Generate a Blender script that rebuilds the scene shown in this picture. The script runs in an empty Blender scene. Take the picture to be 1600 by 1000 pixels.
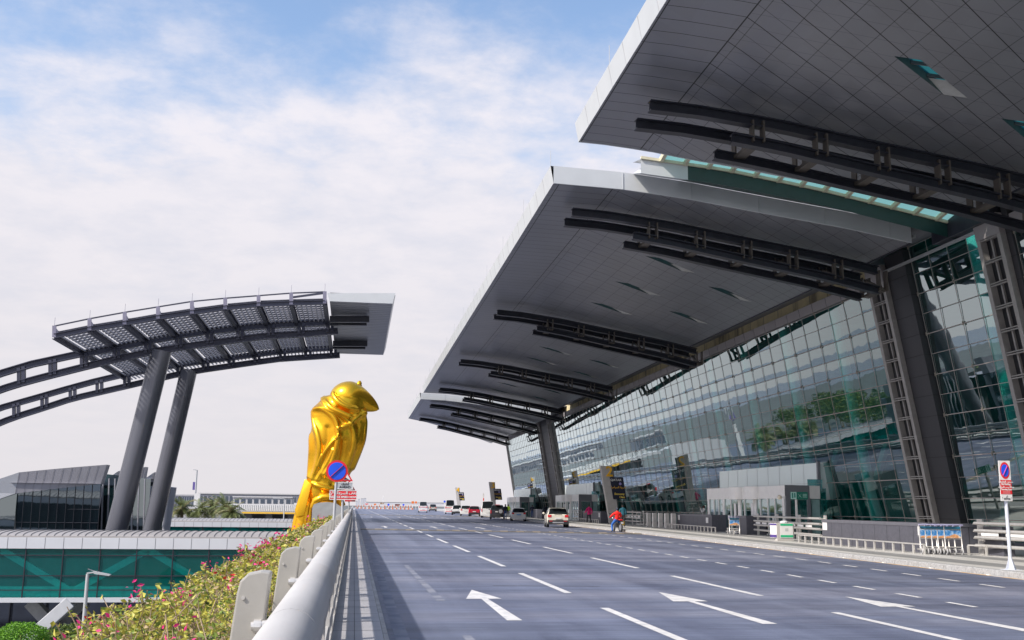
import bpy, bmesh, math, random
from mathutils import Vector, Matrix, noise
from mathutils.geometry import delaunay_2d_cdt
random.seed(7)
R = math.radians
scene = bpy.context.scene
COL = scene.collection

# ------------------------------------------------------------------ camera
PITCH, YAW, ROLL, CH = 10.2225, 8.4663, 0.011, 1.68
cd = bpy.data.cameras.new('camera'); cam = bpy.data.objects.new('camera', cd); COL.objects.link(cam)
_p, _y = R(PITCH), R(YAW)
AF = Vector((math.sin(_y)*math.cos(_p), math.cos(_y)*math.cos(_p), math.sin(_p)))
_r0 = Vector((math.cos(_y), -math.sin(_y), 0)); _u0 = _r0.cross(AF)
_c, _s = math.cos(ROLL), math.sin(ROLL)
AR = _c*_r0 + _s*_u0; AU = -_s*_r0 + _c*_u0
cam.matrix_world = Matrix(((AR.x, AU.x, -AF.x, 0), (AR.y, AU.y, -AF.y, 0), (AR.z, AU.z, -AF.z, CH), (0, 0, 0, 1)))
cd.sensor_width = 36; cd.lens = 36*1612/1600; cd.clip_start = 0.05; cd.clip_end = 20000
scene.camera = cam

# ------------------------------------------------------------------ sky, sun, exposure
SUN_EL, SUN_AZ = 43, -116         # azimuth: degrees from +Y towards +X
w = bpy.data.worlds.new('World'); scene.world = w; w.use_nodes = True
nt = w.node_tree; nt.nodes.clear()
def N(t, **k):
    n = nt.nodes.new(t)
    for a, b in k.items(): setattr(n, a, b)
    return n
def LK(a, b): nt.links.new(a, b)
out = N('ShaderNodeOutputWorld'); bg = N('ShaderNodeBackground')
sky = N('ShaderNodeTexSky', sky_type='NISHITA', sun_disc=False)
sky.sun_elevation = R(SUN_EL); sky.sun_rotation = R(SUN_AZ); sky.air_density = 1.2; sky.dust_density = 1.5; sky.ozone_density = 2.0
tc = N('ShaderNodeTexCoord'); sep = N('ShaderNodeSeparateXYZ'); LK(tc.outputs['Generated'], sep.inputs[0])
def M(op, a, b=None, c=None, clamp=False):
    n = N('ShaderNodeMath', operation=op, use_clamp=clamp)
    for i, v in enumerate((a, b, c)):
        if v is None: continue
        if isinstance(v, (int, float)): n.inputs[i].default_value = v
        else: LK(v, n.inputs[i])
    return n.outputs[0]
zc = M('MAXIMUM', sep.outputs[2], 0.0); zd = M('ADD', zc, 0.16)
px = M('DIVIDE', sep.outputs[0], zd); py = M('DIVIDE', sep.outputs[1], zd)
cmb = N('ShaderNodeCombineXYZ'); LK(px, cmb.inputs[0]); LK(py, cmb.inputs[1])
n1 = N('ShaderNodeTexNoise'); n1.inputs['Scale'].default_value = .8; n1.inputs['Detail'].default_value = 9; n1.inputs['Roughness'].default_value = .60; n1.inputs['Distortion'].default_value = .25
LK(cmb.outputs[0], n1.inputs['Vector'])
n2 = N('ShaderNodeTexNoise'); n2.inputs['Scale'].default_value = 5.2; n2.inputs['Detail'].default_value = 8; n2.inputs['Roughness'].default_value = .62; n2.inputs['Distortion'].default_value = .1
LK(cmb.outputs[0], n2.inputs['Vector'])
dens = M('ADD', M('MULTIPLY', n1.outputs[0], .62), M('MULTIPLY', n2.outputs[0], .38))
# more open blue overhead, closed cloud lower down
bias = M('MULTIPLY', M('SUBTRACT', .385, zc), 1.6)
dens2 = M('ADD', dens, bias)
mr = N('ShaderNodeMapRange'); mr.inputs['From Min'].default_value = .36; mr.inputs['From Max'].default_value = .66; mr.interpolation_type = 'SMOOTHSTEP'
LK(dens2, mr.inputs['Value'])
# cloud brightness: white tops and lilac-grey thin parts
cr = N('ShaderNodeValToRGB'); LK(n2.outputs[0], cr.inputs[0])
cr.color_ramp.elements[0].position = .34; cr.color_ramp.elements[0].color = (.55, .56, .635, 1)
cr.color_ramp.elements[1].position = .60; cr.color_ramp.elements[1].color = (.655, .635, .68, 1)
hz = N('ShaderNodeMapRange'); hz.inputs['From Min'].default_value = .0; hz.inputs['From Max'].default_value = .34; LK(zc, hz.inputs['Value'])
mixh = N('ShaderNodeMixRGB'); mixh.inputs[1].default_value = (.58, .557, .578, 1); LK(hz.outputs[0], mixh.inputs[0]); LK(cr.outputs[0], mixh.inputs[2])
skys = N('ShaderNodeMixRGB', blend_type='MULTIPLY'); skys.inputs[0].default_value = 1; LK(sky.outputs[0], skys.inputs[1]); skys.inputs[2].default_value = (.165, .162, .165, 1)
mixc = N('ShaderNodeMixRGB'); LK(mr.outputs[0], mixc.inputs[0]); LK(skys.outputs[0], mixc.inputs[1]); LK(mixh.outputs[0], mixc.inputs[2])
LK(mixc.outputs[0], bg.inputs['Color']); bg.inputs['Strength'].default_value = 1.0; LK(bg.outputs[0], out.inputs['Surface'])
sd = bpy.data.lights.new('sun', 'SUN'); sd.energy = 4.0; sd.angle = R(1.5); sd.color = (1, .93, .84)
so = bpy.data.objects.new('sun', sd); COL.objects.link(so)
sdir = Vector((math.sin(R(SUN_AZ))*math.cos(R(SUN_EL)), math.cos(R(SUN_AZ))*math.cos(R(SUN_EL)), math.sin(R(SUN_EL))))
so.rotation_euler = sdir.to_track_quat('Z', 'Y').to_euler()
scene.view_settings.view_transform = 'Standard'; scene.view_settings.look = 'None'
scene.view_settings.exposure = 0.45; scene.view_settings.gamma = 1
scene.render.engine = 'CYCLES'
scene.cycles.max_bounces = 8; scene.cycles.transparent_max_bounces = 12

# ------------------------------------------------------------------ surveyed points: photo pixel -> real place
def _ray(x, y): return AF + AR*((x-800)/1612) + AU*((500-y)/1612)
def onZ(x, y, z=0): d = _ray(x, y); t = (z-CH)/d.z; return Vector((0, 0, CH)) + d*t
def onX(x, y, X): d = _ray(x, y); return Vector((0, 0, CH)) + d*(X/d.x)
def onY(x, y, Y): d = _ray(x, y); return Vector((0, 0, CH)) + d*(Y/d.y)

# ------------------------------------------------------------------ materials
MATS = {}
def mat(name, col, rough=.5, metal=0, var=.12, vscale=3.0, bump=0.0, bscale=40, streak=None, spec=None, coat=0, alt=None, altscale=1, altpos=(.45, .6)):
    if name in MATS: return MATS[name]
    m = bpy.data.materials.new(name); m.use_nodes = True; t = m.node_tree; b = t.nodes['Principled BSDF']
    b.inputs['Roughness'].default_value = rough; b.inputs['Metallic'].default_value = metal
    if spec is not None: b.inputs['Specular IOR Level'].default_value = spec
    if coat: b.inputs['Coat Weight'].default_value = coat; b.inputs['Coat Roughness'].default_value = .08
    tc = t.nodes.new('ShaderNodeTexCoord'); mp = t.nodes.new('ShaderNodeMapping'); t.links.new(tc.outputs['Object'], mp.inputs[0])
    if streak: mp.inputs['Scale'].default_value = streak
    n = t.nodes.new('ShaderNodeTexNoise'); n.inputs['Scale'].default_value = vscale; n.inputs['Detail'].default_value = 6; n.inputs['Roughness'].default_value = .6
    t.links.new(mp.outputs[0], n.inputs['Vector'])
    r = t.nodes.new('ShaderNodeValToRGB'); t.links.new(n.outputs[0], r.inputs[0])
    c = list(col)
    r.color_ramp.elements[0].position = .3; r.color_ramp.elements[0].color = [max(0, v*(1-var)) for v in c]+[1]
    r.color_ramp.elements[1].position = .7; r.color_ramp.elements[1].color = [min(1, v*(1+var)) for v in c]+[1]
    co = r.outputs[0]
    if alt:
        n3 = t.nodes.new('ShaderNodeTexNoise'); n3.inputs['Scale'].default_value = altscale; n3.inputs['Detail'].default_value = 5
        t.links.new(mp.outputs[0], n3.inputs['Vector'])
        r3 = t.nodes.new('ShaderNodeValToRGB'); r3.color_ramp.elements[0].position = altpos[0]; r3.color_ramp.elements[1].position = altpos[1]
        t.links.new(n3.outputs[0], r3.inputs[0])
        mx = t.nodes.new('ShaderNodeMixRGB'); t.links.new(r3.outputs[0], mx.inputs[0]); t.links.new(co, mx.inputs[1]); mx.inputs[2].default_value = list(alt)+[1]; co = mx.outputs[0]
    t.links.new(co, b.inputs['Base Color'])
    if bump:
        n2 = t.nodes.new('ShaderNodeTexNoise'); n2.inputs['Scale'].default_value = bscale; n2.inputs['Detail'].default_value = 4
        t.links.new(tc.outputs['Object'], n2.inputs['Vector'])
        bp = t.nodes.new('ShaderNodeBump'); bp.inputs['Strength'].default_value = bump; bp.inputs['Distance'].default_value = .02
        t.links.new(n2.outputs[0], bp.inputs['Height']); t.links.new(bp.outputs[0], b.inputs['Normal'])
    MATS[name] = m; m['col'] = 1
    return m
def T(m):   # small node toolkit for one material
    t = m.node_tree
    def nd(ty, **k):
        n = t.nodes.new(ty)
        for a, b in k.items(): setattr(n, a, b)
        return n
    def ma(op, a, b=None, clamp=False):
        n = nd('ShaderNodeMath', operation=op, use_clamp=clamp)
        for i, v in enumerate((a, b)):
            if v is None: continue
            if isinstance(v, (int, float)): n.inputs[i].default_value = v
            else: t.links.new(v, n.inputs[i])
        return n.outputs[0]
    return t, nd, ma

# ------------------------------------------------------------------ mesh builder
class MB:
    def __init__(s): s.v = []; s.f = []
    def add(s, vs, fs):
        o = len(s.v); s.v += [Vector(a) for a in vs]; s.f += [tuple(i+o for i in f) for f in fs]; return s
    def quad(s, a, b, c, d): return s.add([a, b, c, d], [(0, 1, 2, 3)])
    def box(s, x0, x1, y0, y1, z0, z1):
        return s.add([(x0,y0,z0),(x1,y0,z0),(x1,y1,z0),(x0,y1,z0),(x0,y0,z1),(x1,y0,z1),(x1,y1,z1),(x0,y1,z1)],
                     [(3,2,1,0),(4,5,6,7),(0,1,5,4),(1,2,6,5),(2,3,7,6),(3,0,4,7)])
    def beam(s, p, q, w_, h, up=(0, 0, 1)):
        p, q, up = Vector(p), Vector(q), Vector(up); d = (q-p).normalized(); a = d.cross(up)
        a = a.normalized() if a.length > 1e-6 else Vector((1, 0, 0)); b = a.cross(d).normalized(); a = a*w_/2; b = b*h/2
        return s.add([p-a-b, p+a-b, p+a+b, p-a+b, q-a-b, q+a-b, q+a+b, q-a+b],
                     [(0,1,2,3),(7,6,5,4),(1,0,4,5),(2,1,5,6),(3,2,6,7),(0,3,7,4)])
    def ibeam(s, p, q, w_, h, t=.05, up=(0, 0, 1)):
        p, q, up = Vector(p), Vector(q), Vector(up); d = (q-p).normalized(); a = d.cross(up).normalized(); b = a.cross(d).normalized()
        s.beam(p+b*(h/2-t/2), q+b*(h/2-t/2), w_, t, up); s.beam(p-b*(h/2-t/2), q-b*(h/2-t/2), w_, t, up); s.beam(p, q, t*.8, h-2*t-.004, up); return s
    def tube(s, p, q, r0, r1=None, n=10, cap=True):
        r1 = r0 if r1 is None else r1; p, q = Vector(p), Vector(q); d = (q-p).normalized()
        a = d.cross(Vector((0, 0, 1))); a = a.normalized() if a.length > 1e-4 else Vector((1, 0, 0)); b = d.cross(a)
        vs = [p+(a*math.cos(6.28318*i/n)+b*math.sin(6.28318*i/n))*r0 for i in range(n)]+[q+(a*math.cos(6.28318*i/n)+b*math.sin(6.28318*i/n))*r1 for i in range(n)]
        fs = [(i, (i+1) % n, n+(i+1) % n, n+i) for i in range(n)]
        if cap: fs += [tuple(range(n-1, -1, -1)), tuple(range(n, 2*n))]
        return s.add(vs, fs)
    def path(s, pts, r, n=8, rs=None, closed=False):
        pts = [Vector(p) for p in pts]; o = len(s.v); L = len(pts); prev = None
        for i, p in enumerate(pts):
            d = (pts[min(i+1, L-1)]-pts[max(i-1, 0)]).normalized()
            if prev is None:
                a = d.cross(Vector((0, 0, 1))); a = a.normalized() if a.length > 1e-3 else Vector((1, 0, 0))
            else:
                a = (prev-d*prev.dot(d)).normalized()
            prev = a; b = d.cross(a); rr = rs[i] if rs else r
            s.v += [p+(a*math.cos(6.28318*k/n)+b*math.sin(6.28318*k/n))*rr for k in range(n)]
        for i in range(L-1):
            for k in range(n): s.f.append((o+i*n+k, o+i*n+(k+1) % n, o+(i+1)*n+(k+1) % n, o+(i+1)*n+k))
        s.f.append(tuple(o+k for k in range(n-1, -1, -1))); s.f.append(tuple(o+(L-1)*n+k for k in range(n)))
        return s
    def prism(s, poly, thick):   # poly: list of 3D points (planar), thick: Vector extrusion
        n = len(poly); th = Vector(thick); vs = [Vector(p) for p in poly]+[Vector(p)+th for p in poly]
        return s.add(vs, [tuple(range(n-1, -1, -1)), tuple(range(n, 2*n))]+[(i, (i+1) % n, n+(i+1) % n, n+i) for i in range(n)])
    def ell(s, c, r, nu=16, nv=10):
        c = Vector(c); o = len(s.v)
        for j in range(nv+1):
            t = math.pi*j/nv
            for i in range(nu):
                s.v.append(c+Vector((r[0]*math.sin(t)*math.cos(6.28318*i/nu), r[1]*math.sin(t)*math.sin(6.28318*i/nu), r[2]*math.cos(t))))
        for j in range(nv):
            for i in range(nu): s.f.append((o+j*nu+i, o+(j+1)*nu+i, o+(j+1)*nu+(i+1) % nu, o+j*nu+(i+1) % nu))
        return s
    def cut(s):
        s.marks = getattr(s, 'marks', [(0, 0)]); s.marks.append((len(s.v), len(s.f))); return s
    def pieces(s, name, m, parent=None, **k):
        s.cut(); out_ = []
        for (v0, f0), (v1, f1) in zip(s.marks, s.marks[1:]):
            if f1 > f0:
                q = MB(); q.v = s.v[v0:v1]; q.f = [tuple(i-v0 for i in f) for f in s.f[f0:f1]]; out_.append(q.build(name, m, parent, **k))
        return out_
    def xf(s, m): s.v = [m @ a for a in s.v]; return s
    def build(s, name, m, parent=None, smooth=False, bevel=0, **tags):
        if parent and parent.type == 'MESH' and (name.endswith('_joint') or name == 'node'):   # surface pattern: stays inside its part's mesh
            me = parent.data; org = wloc(parent); b = bmesh.new(); b.from_mesh(me); vs = [b.verts.new(v-org) for v in s.v]; me.materials.append(m); k = len(me.materials)-1
            for f in s.f:
                try: q = b.faces.new([vs[i] for i in f]); q.material_index = k
                except ValueError: pass
            b.to_mesh(me); b.free(); return parent
        org = wloc(parent) if parent else Vector((0, 0, 0))
        me = bpy.data.meshes.new(name); me.from_pydata([tuple(a-org) for a in s.v], [], s.f); me.validate()
        b = bmesh.new(); b.from_mesh(me); (None if name in ('glazing', 'pane') else bmesh.ops.recalc_face_normals(b, faces=b.faces))
        if bevel: bmesh.ops.bevel(b, geom=[e for e in b.edges if len(e.link_faces) == 2 and e.calc_face_angle(0) > .6], offset=bevel, segments=2, affect='EDGES', profile=.6)
        b.to_mesh(me); b.free()
        for q in (m if isinstance(m, (list, tuple)) else [m]): me.materials.append(q)
        if smooth:
            me.polygons.foreach_set('use_smooth', [True]*len(me.polygons))
            try: me.set_sharp_from_angle(angle=R(40))
            except Exception: pass
        o = bpy.data.objects.new(name, me); COL.objects.link(o)
        if parent: o.parent = parent
        tag(o, **tags); return o
def wloc(o):
    v = Vector((0, 0, 0))
    while o: v += o.location; o = o.parent
    return v
def tag(o, label=None, cat=None, group=None, kind=None):
    for k, v in (('label', label), ('category', cat), ('group', group), ('kind', kind)):
        if v: o[k] = v
def thing(name, loc, label, cat, group=None):
    o = bpy.data.objects.new(name, None); COL.objects.link(o); o.location = Vector(loc); o.empty_display_size = .3
    tag(o, label, cat, group); return o
def copy_tree(o, parent=None):
    c = o.copy(); COL.objects.link(c); c.parent = parent
    for ch in list(o.children): copy_tree(ch, c)
    return c
def text(s, size, name, m, parent, pos, xdir=(1, 0, 0), zdir=(0, 0, 1), align='CENTER', bold=0.0, depth=.004, sx=1.0):
    c = bpy.data.curves.new('t', 'FONT'); c.body = s; c.size = size; c.align_x = align; c.align_y = 'CENTER'; c.offset = bold; c.extrude = depth/2; c.resolution_u = 3
    o = bpy.data.objects.new('t', c); COL.objects.link(o); bpy.context.view_layer.update()
    me = bpy.data.meshes.new_from_object(o.evaluated_get(bpy.context.evaluated_depsgraph_get())); bpy.data.objects.remove(o); bpy.data.curves.remove(c)
    xd, zd = Vector(xdir).normalized(), Vector(zdir).normalized(); org = wloc(parent)
    nd = xd.cross(zd)
    for v in me.vertices: v.co = Vector(pos)+xd*v.co.x*sx+zd*v.co.y-nd*(-v.co.z)-org
    me.materials.clear(); me.materials.append(m); me.name = name
    o = bpy.data.objects.new(name, me); COL.objects.link(o); o.parent = parent; return o
def AR_(*cp): return ''.join(chr(c) if c else ' ' for c in reversed(cp))
AR_SLOW = AR_(0xFEA7,0xFED4,0xFED2,0,0xFE8D,0xFEDF,0xFEB4,0xFEAE,0xFECB,0xFE94,0,0xFE8D,0xFEF5,0xFEE5)
AR_AHEAD = AR_(0xFE83,0xFEE3,0xFE8E,0xFEE3,0xFEDA)
AR_NOPARK = AR_(0xFEE3,0xFEE4,0xFEE8,0xFEEE,0xFEC9,0,0xFE8D,0xFEDF,0xFEEE,0xFED7,0xFEEE,0xFED1)
AR_TOW = AR_(0xFEE3,0xFEE8,0xFEC4,0xFED8,0xFE94,0,0xFEB3,0xFEA4,0xFE90,0,0xFE8D,0xFEDF,0xFEB4,0xFEF4,0xFE8E,0xFEAD,0xFE8D,0xFE95)
AR_ECON = AR_(0xFE8D,0xFEDF,0xFEAA,0xFEAD,0xFE9F,0xFE94,0,0xFE8D,0xFEDF,0xFEB4,0xFEF4,0xFE8E,0xFEA3,0xFEF4,0xFE94)

# palette
m_steel = mat('brushed_steel', (.62, .60, .57), .38, .55, .08, 8)
m_alu = mat('grey_aluminium', (.50, .51, .52), .42, .4, .06, 2)
m_fascia = mat('fascia_panel', (.56, .58, .59), .45, .1, .05, .6)
m_dark = mat('dark_beam_paint', (.032, .034, .046), .40, .2, .2, 2)
m_grey = mat('mid_grey_cladding', (.20, .205, .225), .42, .15, .08, .5)
m_conc = mat('pale_concrete', (.46, .44, .42), .75, 0, .1, 2, .3, 60)
m_granite = mat('dark_granite', (.085, .085, .105), .5, 0, .15, 6, .1, 90)
m_white = mat('white_paint', (.72, .71, .70), .45, 0, .05, 3)
m_taupe = mat('taupe_cladding', (.27, .25, .25), .5, .1, .06, 1)
m_black = mat('black_rubber', (.02, .02, .022), .7)
m_red = mat('red_paint', (.72, .02, .03), .45)
m_blue = mat('sign_blue', (.01, .09, .75), .45)
m_gold = mat('gold_letter', (.95, .50, .02), .4)
# ================================================================== ROAD AND GROUND
m_asph = mat('asphalt', (.108, .124, .182), .55, 0, .32, .9, .25, 90, streak=(.12, 1.1, 1), alt=(.19, .20, .26), altscale=.35, altpos=(.47, .68))
def asphalt_extra(m):
    t, nd, ma = T(m); b = t.nodes['Principled BSDF']; src = b.inputs['Base Color'].links[0].from_socket
    tc = nd('ShaderNodeTexCoord'); sp = nd('ShaderNodeSeparateXYZ'); t.links.new(tc.outputs['Object'], sp.inputs[0])
    # fine cross-road brushing
    mp = nd('ShaderNodeMapping'); mp.inputs['Scale'].default_value = (.5, 7, 1); t.links.new(tc.outputs['Object'], mp.inputs[0])
    n = nd('ShaderNodeTexNoise'); n.inputs['Scale'].default_value = 1.6; n.inputs['Detail'].default_value = 7; n.inputs['Roughness'].default_value = .7; t.links.new(mp.outputs[0], n.inputs['Vector'])
    r = nd('ShaderNodeValToRGB'); r.color_ramp.elements[0].position = .34; r.color_ramp.elements[0].color = (.72, .72, .75, 1); r.color_ramp.elements[1].position = .68; r.color_ramp.elements[1].color = (1.34, 1.34, 1.3, 1)
    t.links.new(n.outputs[0], r.inputs[0])
    mx = nd('ShaderNodeMixRGB', blend_type='MULTIPLY'); mx.inputs[0].default_value = 1; t.links.new(src, mx.inputs[1]); t.links.new(r.outputs[0], mx.inputs[2])
    # worn wheel paths along the lanes
    mp2 = nd('ShaderNodeMapping'); mp2.inputs['Scale'].default_value = (1, .03, 1); t.links.new(tc.outputs['Object'], mp2.inputs[0])
    n4 = nd('ShaderNodeTexNoise'); n4.inputs['Scale'].default_value = .9; n4.inputs['Detail'].default_value = 4; t.links.new(mp2.outputs[0], n4.inputs['Vector'])
    r4 = nd('ShaderNodeValToRGB'); r4.color_ramp.elements[0].position = .4; r4.color_ramp.elements[0].color = (.82, .82, .84, 1); r4.color_ramp.elements[1].position = .62; r4.color_ramp.elements[1].color = (1.15, 1.15, 1.13, 1); t.links.new(n4.outputs[0], r4.inputs[0])
    m2 = nd('ShaderNodeMixRGB', blend_type='MULTIPLY'); m2.inputs[0].default_value = 1; t.links.new(mx.outputs[0], m2.inputs[1]); t.links.new(r4.outputs[0], m2.inputs[2])
    # aggregate grain
    n5 = nd('ShaderNodeTexNoise'); n5.inputs['Scale'].default_value = 55; n5.inputs['Detail'].default_value = 2; t.links.new(tc.outputs['Object'], n5.inputs['Vector'])
    r5 = nd('ShaderNodeValToRGB'); r5.color_ramp.elements[0].position = .3; r5.color_ramp.elements[0].color = (.8, .8, .8, 1); r5.color_ramp.elements[1].position = .7; r5.color_ramp.elements[1].color = (1.2, 1.2, 1.2, 1); t.links.new(n5.outputs[0], r5.inputs[0])
    m3 = nd('ShaderNodeMixRGB', blend_type='MULTIPLY'); m3.inputs[0].default_value = 1; t.links.new(m2.outputs[0], m3.inputs[1]); t.links.new(r5.outputs[0], m3.inputs[2])
    # oil drips and tar patches
    n6 = nd('ShaderNodeTexNoise'); n6.inputs['Scale'].default_value = .55; n6.inputs['Detail'].default_value = 6; n6.inputs['Roughness'].default_value = .65; mp3 = nd('ShaderNodeMapping'); mp3.inputs['Scale'].default_value = (1.3, .22, 1); t.links.new(tc.outputs['Object'], mp3.inputs[0]); t.links.new(mp3.outputs[0], n6.inputs['Vector'])
    r6 = nd('ShaderNodeValToRGB'); r6.color_ramp.elements[0].position = .57; r6.color_ramp.elements[0].color = (1, 1, 1, 1); r6.color_ramp.elements[1].position = .70; r6.color_ramp.elements[1].color = (.70, .70, .74, 1); t.links.new(n6.outputs[0], r6.inputs[0])
    m4 = nd('ShaderNodeMixRGB', blend_type='MULTIPLY'); m4.inputs[0].default_value = 1; t.links.new(m3.outputs[0], m4.inputs[1]); t.links.new(r6.outputs[0], m4.inputs[2]); m3 = m4
    t.links.new(m3.outputs[0], b.inputs['Base Color'])
asphalt_extra(m_asph)
m_ground = mat('lower_ground', (.11, .12, .12), .9, 0, .3, .05, 0)
m_pave = mat('pavement_stone', (.46, .45, .43), .55, 0, .12, .5, .1, 30, streak=(1, .3, 1))
m_pave_shade = mat('pavement_stone_shaded', (.22, .22, .22), .55, 0, .2, .6, .1, 30, streak=(1, .3, 1))  # same paving with the canopy's shade put into a darker colour
m_kerb = mat('kerb_granite', (.36, .35, .34), .7, 0, .25, 3, .3, 60)
m_curbtop = mat('kerb_top_granite', (.33, .33, .33), .8, 0, .3, 14, .4, 80)
m_yellow = mat('yellow_road_paint', (.62, .40, .18), .6, 0, .25, 3, alt=(.55, .5, .45), altscale=1.5)
m_mark = mat('road_marking_paint', (.62, .61, .60), .6, 0, .12, 2, alt=(.40, .41, .45), altscale=5, altpos=(.5, .75))
m_oldmark = mat('worn_marking_paint', (.22, .23, .27), .7, 0, .15, 2, alt=(.13, .145, .20), altscale=1.3, altpos=(.42, .6))
m_joint = mat('joint_sealant', (.045, .045, .05), .7)

MB().box(-6000, 6000, -300, 9000, -9.6, -9).build('ground', m_ground, kind='structure')
MB().quad((-6000, -300, -8.9), (-620, -300, -8.9), (-620, 9000, -8.9), (-6000, 9000, -8.9)).build('sea', mat('sea_water', (.05, .10, .17), .25, 0, .2, .01), kind='structure')
KX = [(-30, 14.4), (10, 16.1), (24.6, 16.82), (35, 17.2), (43, 17.58), (65, 18.45), (90, 19.2), (120, 19.8), (170, 21.5), (240, 24), (460, 28)]
def kx(y):
    for (a, b), (c, d) in zip(KX, KX[1:]):
        if y <= c: return b+(d-b)*(y-a)/(c-a)
    return KX[-1][1]
def strip(x0, x1, y0, y1, z): return MB().quad((x0, y0, z), (x1, y0, z), (x1, y1, z), (x0, y1, z))
MB().box(-.8, 70, -30, 520, -1.0, -.004).build('bridge_deck', m_conc, kind='structure')
strip(.38, 60, -30, 520, 0.0).build('road', m_asph, kind='structure')
# pavement on the right, follows the kerb
def ribbon(mb, off0, off1, z, ys=None, y0=-30, y1=460, dz=0):
    ys = ys or [y for y in range(y0, y1+1, 5)]
    for a, b in zip(ys, ys[1:]):
        mb.quad((kx(a)+off0, a, z), (kx(a)+off1, a, z+dz), (kx(b)+off1, b, z+dz), (kx(b)+off0, b, z))
    return mb
sw = MB(); ribbon(sw, .34, .95, .15)
sw.build('pavement', m_pave, kind='structure')
s2 = MB(); ribbon(s2, .95, 2.1, .15); s2.build('pavement_shade_band', m_pave_shade, kind='structure')  # canopy shade on the pavement, painted as a darker band
s3 = MB(); ribbon(s3, 2.1, 3.3, .15); s3.build('pavement_light_band', m_pave, kind='structure')
s4 = MB(); ribbon(s4, 3.3, 4.4, .15); s4.build('pavement_inner_band', m_pave_shade, kind='structure')
s5 = MB(); ribbon(s5, 4.4, 12, .15); s5.build('pavement_forecourt', m_pave, kind='structure')
kb = MB()
for i, y in enumerate([-30+1.5*k for k in range(320)]):
    a, b = y+.008, y+1.5-.008
    pts = [(kx(a), a, 0), (kx(a)+.02, a, .13), (kx(a)+.05, a, .155), (kx(a)+.34, a, .155), (kx(a)+.34, a, 0)]
    qts = [(kx(b), b, 0), (kx(b)+.02, b, .13), (kx(b)+.05, b, .155), (kx(b)+.34, b, .155), (kx(b)+.34, b, 0)]
    for k in range(4): kb.quad(pts[k], pts[k+1], qts[k+1], qts[k])
    kb.add(pts, [(4, 3, 2, 1, 0)]); kb.add(qts, [(0, 1, 2, 3, 4)])
kb.build('kerb_right', m_curbtop, kind='structure')
ky = MB(); ribbon(ky, -.20, -.05, .004); ky.build('kerb_line_yellow', m_yellow, kind='structure')
kd = MB()
for k in range(150):
    y = 8+3.0*k; kd.box(kx(y)-.11, kx(y)-.03, y, y+.12, .006, .03)
kd.build('kerb_stud', m_white, kind='structure')
# lane markings
mk = MB()
def dash(x, y0, y1, w_=.15, mb=mk): mb.quad((x-w_/2, y0, .004), (x+w_/2, y0, .004), (x+w_/2, y1, .004), (x-w_/2, y1, .004))
for k in range(-1, 40):
    dash(4.25, 2.6+9*k+9, 8.6+9*k+9)
    dash(7.95, 1.9+9*k+9, 7.7+9*k+9)
    if k > 7: dash(11.8, 3+9*k+9, 8+9*k+9)
def lin(y, tab):
    for (a, b), (c, d) in zip(tab, tab[1:]):
        if y <= c: return b+(d-b)*(y-a)/(c-a)
    return tab[-1][1]
RA = [(0, 10.6), (21.5, 11.09), (29, 11.28), (38, 11.44), (70, 11.8), (150, 12.2)]
RB = [(0, 13.2), (22, 14.48), (29.4, 14.9), (34, 15.12), (53, 15.35), (80, 15.7), (150, 16.3)]
for k in range(0, 68):
    y = 17.5+1.93*k; x = lin(y, RA); mk.quad((x-.06, y, .004), (x+.06, y, .004), (lin(y+.95, RA)+.06, y+.95, .004), (lin(y+.95, RA)-.06, y+.95, .004))
    y = 14.1+1.95*k; x = lin(y, RB); mk.quad((x-.06, y, .004), (x+.06, y, .004), (lin(y+1, RB)+.06, y+1, .004), (lin(y+1, RB)-.06, y+1, .004))
mk.build('road_marking', m_mark, kind='structure')
def arrow(xc, y0, y1, hw=.33):
    hl = (y1-y0)*.36; a = MB()
    a.add([(xc-.10, y0, .004), (xc+.13, y0, .004), (xc+.07, y1-hl, .004), (xc-.05, y1-hl, .004)], [(0, 1, 2, 3)])
    a.add([(xc-hw, y1-hl, .004), (xc+hw, y1-hl, .004), (xc, y1, .004)], [(0, 1, 2)]); return a
for i, (x, y0, y1) in enumerate([(2.42, 15.75, 21.4), (6.15, 15.1, 20.8), (9.6, 14.0, 19.7)]):
    for k in range(3): arrow(x, y0+k*63, y1+k*63).build('road_arrow', m_mark, kind='structure')
wl = MB()
for k in range(60):
    y = 8+5.5*k; x = .62+.0012*y; wl.quad((x-.05, y, .004), (x+.13, y, .004), (x+.13, y+5.45-(k % 4 == 3)*1.9, .004), (x-.05, y+5.45-(k % 4 == 3)*1.9, .004))
for y0, y1 in ((7, 14), (19, 30)): wl.quad((1.52, y0, .004), (1.68, y0, .004), (1.58, y1, .004), (1.46, y1, .004))
wl.build('road_marking_worn', m_oldmark, kind='structure')
jt = MB()
for y in (13.0, 24.4, 41.3, 58.2, 118): jt.quad((.38, y+.3, .003), (16, y-1.1, .003), (16, y-1.07, .003), (.38, y+.33, .003))
for x0, x1, y in ((3.2, 5.0, 26.5), (12.6, 13.6, 27), (8.7, 9.6, 33.5), (2.8, 3.7, 34.6), (3.0, 5.3, 22.5)): jt.quad((x0, y, .003), (x1, y-.2, .003), (x1, y-.14, .003), (x0, y+.05, .003))
jt.build('road_joint', m_joint, kind='structure')
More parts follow.
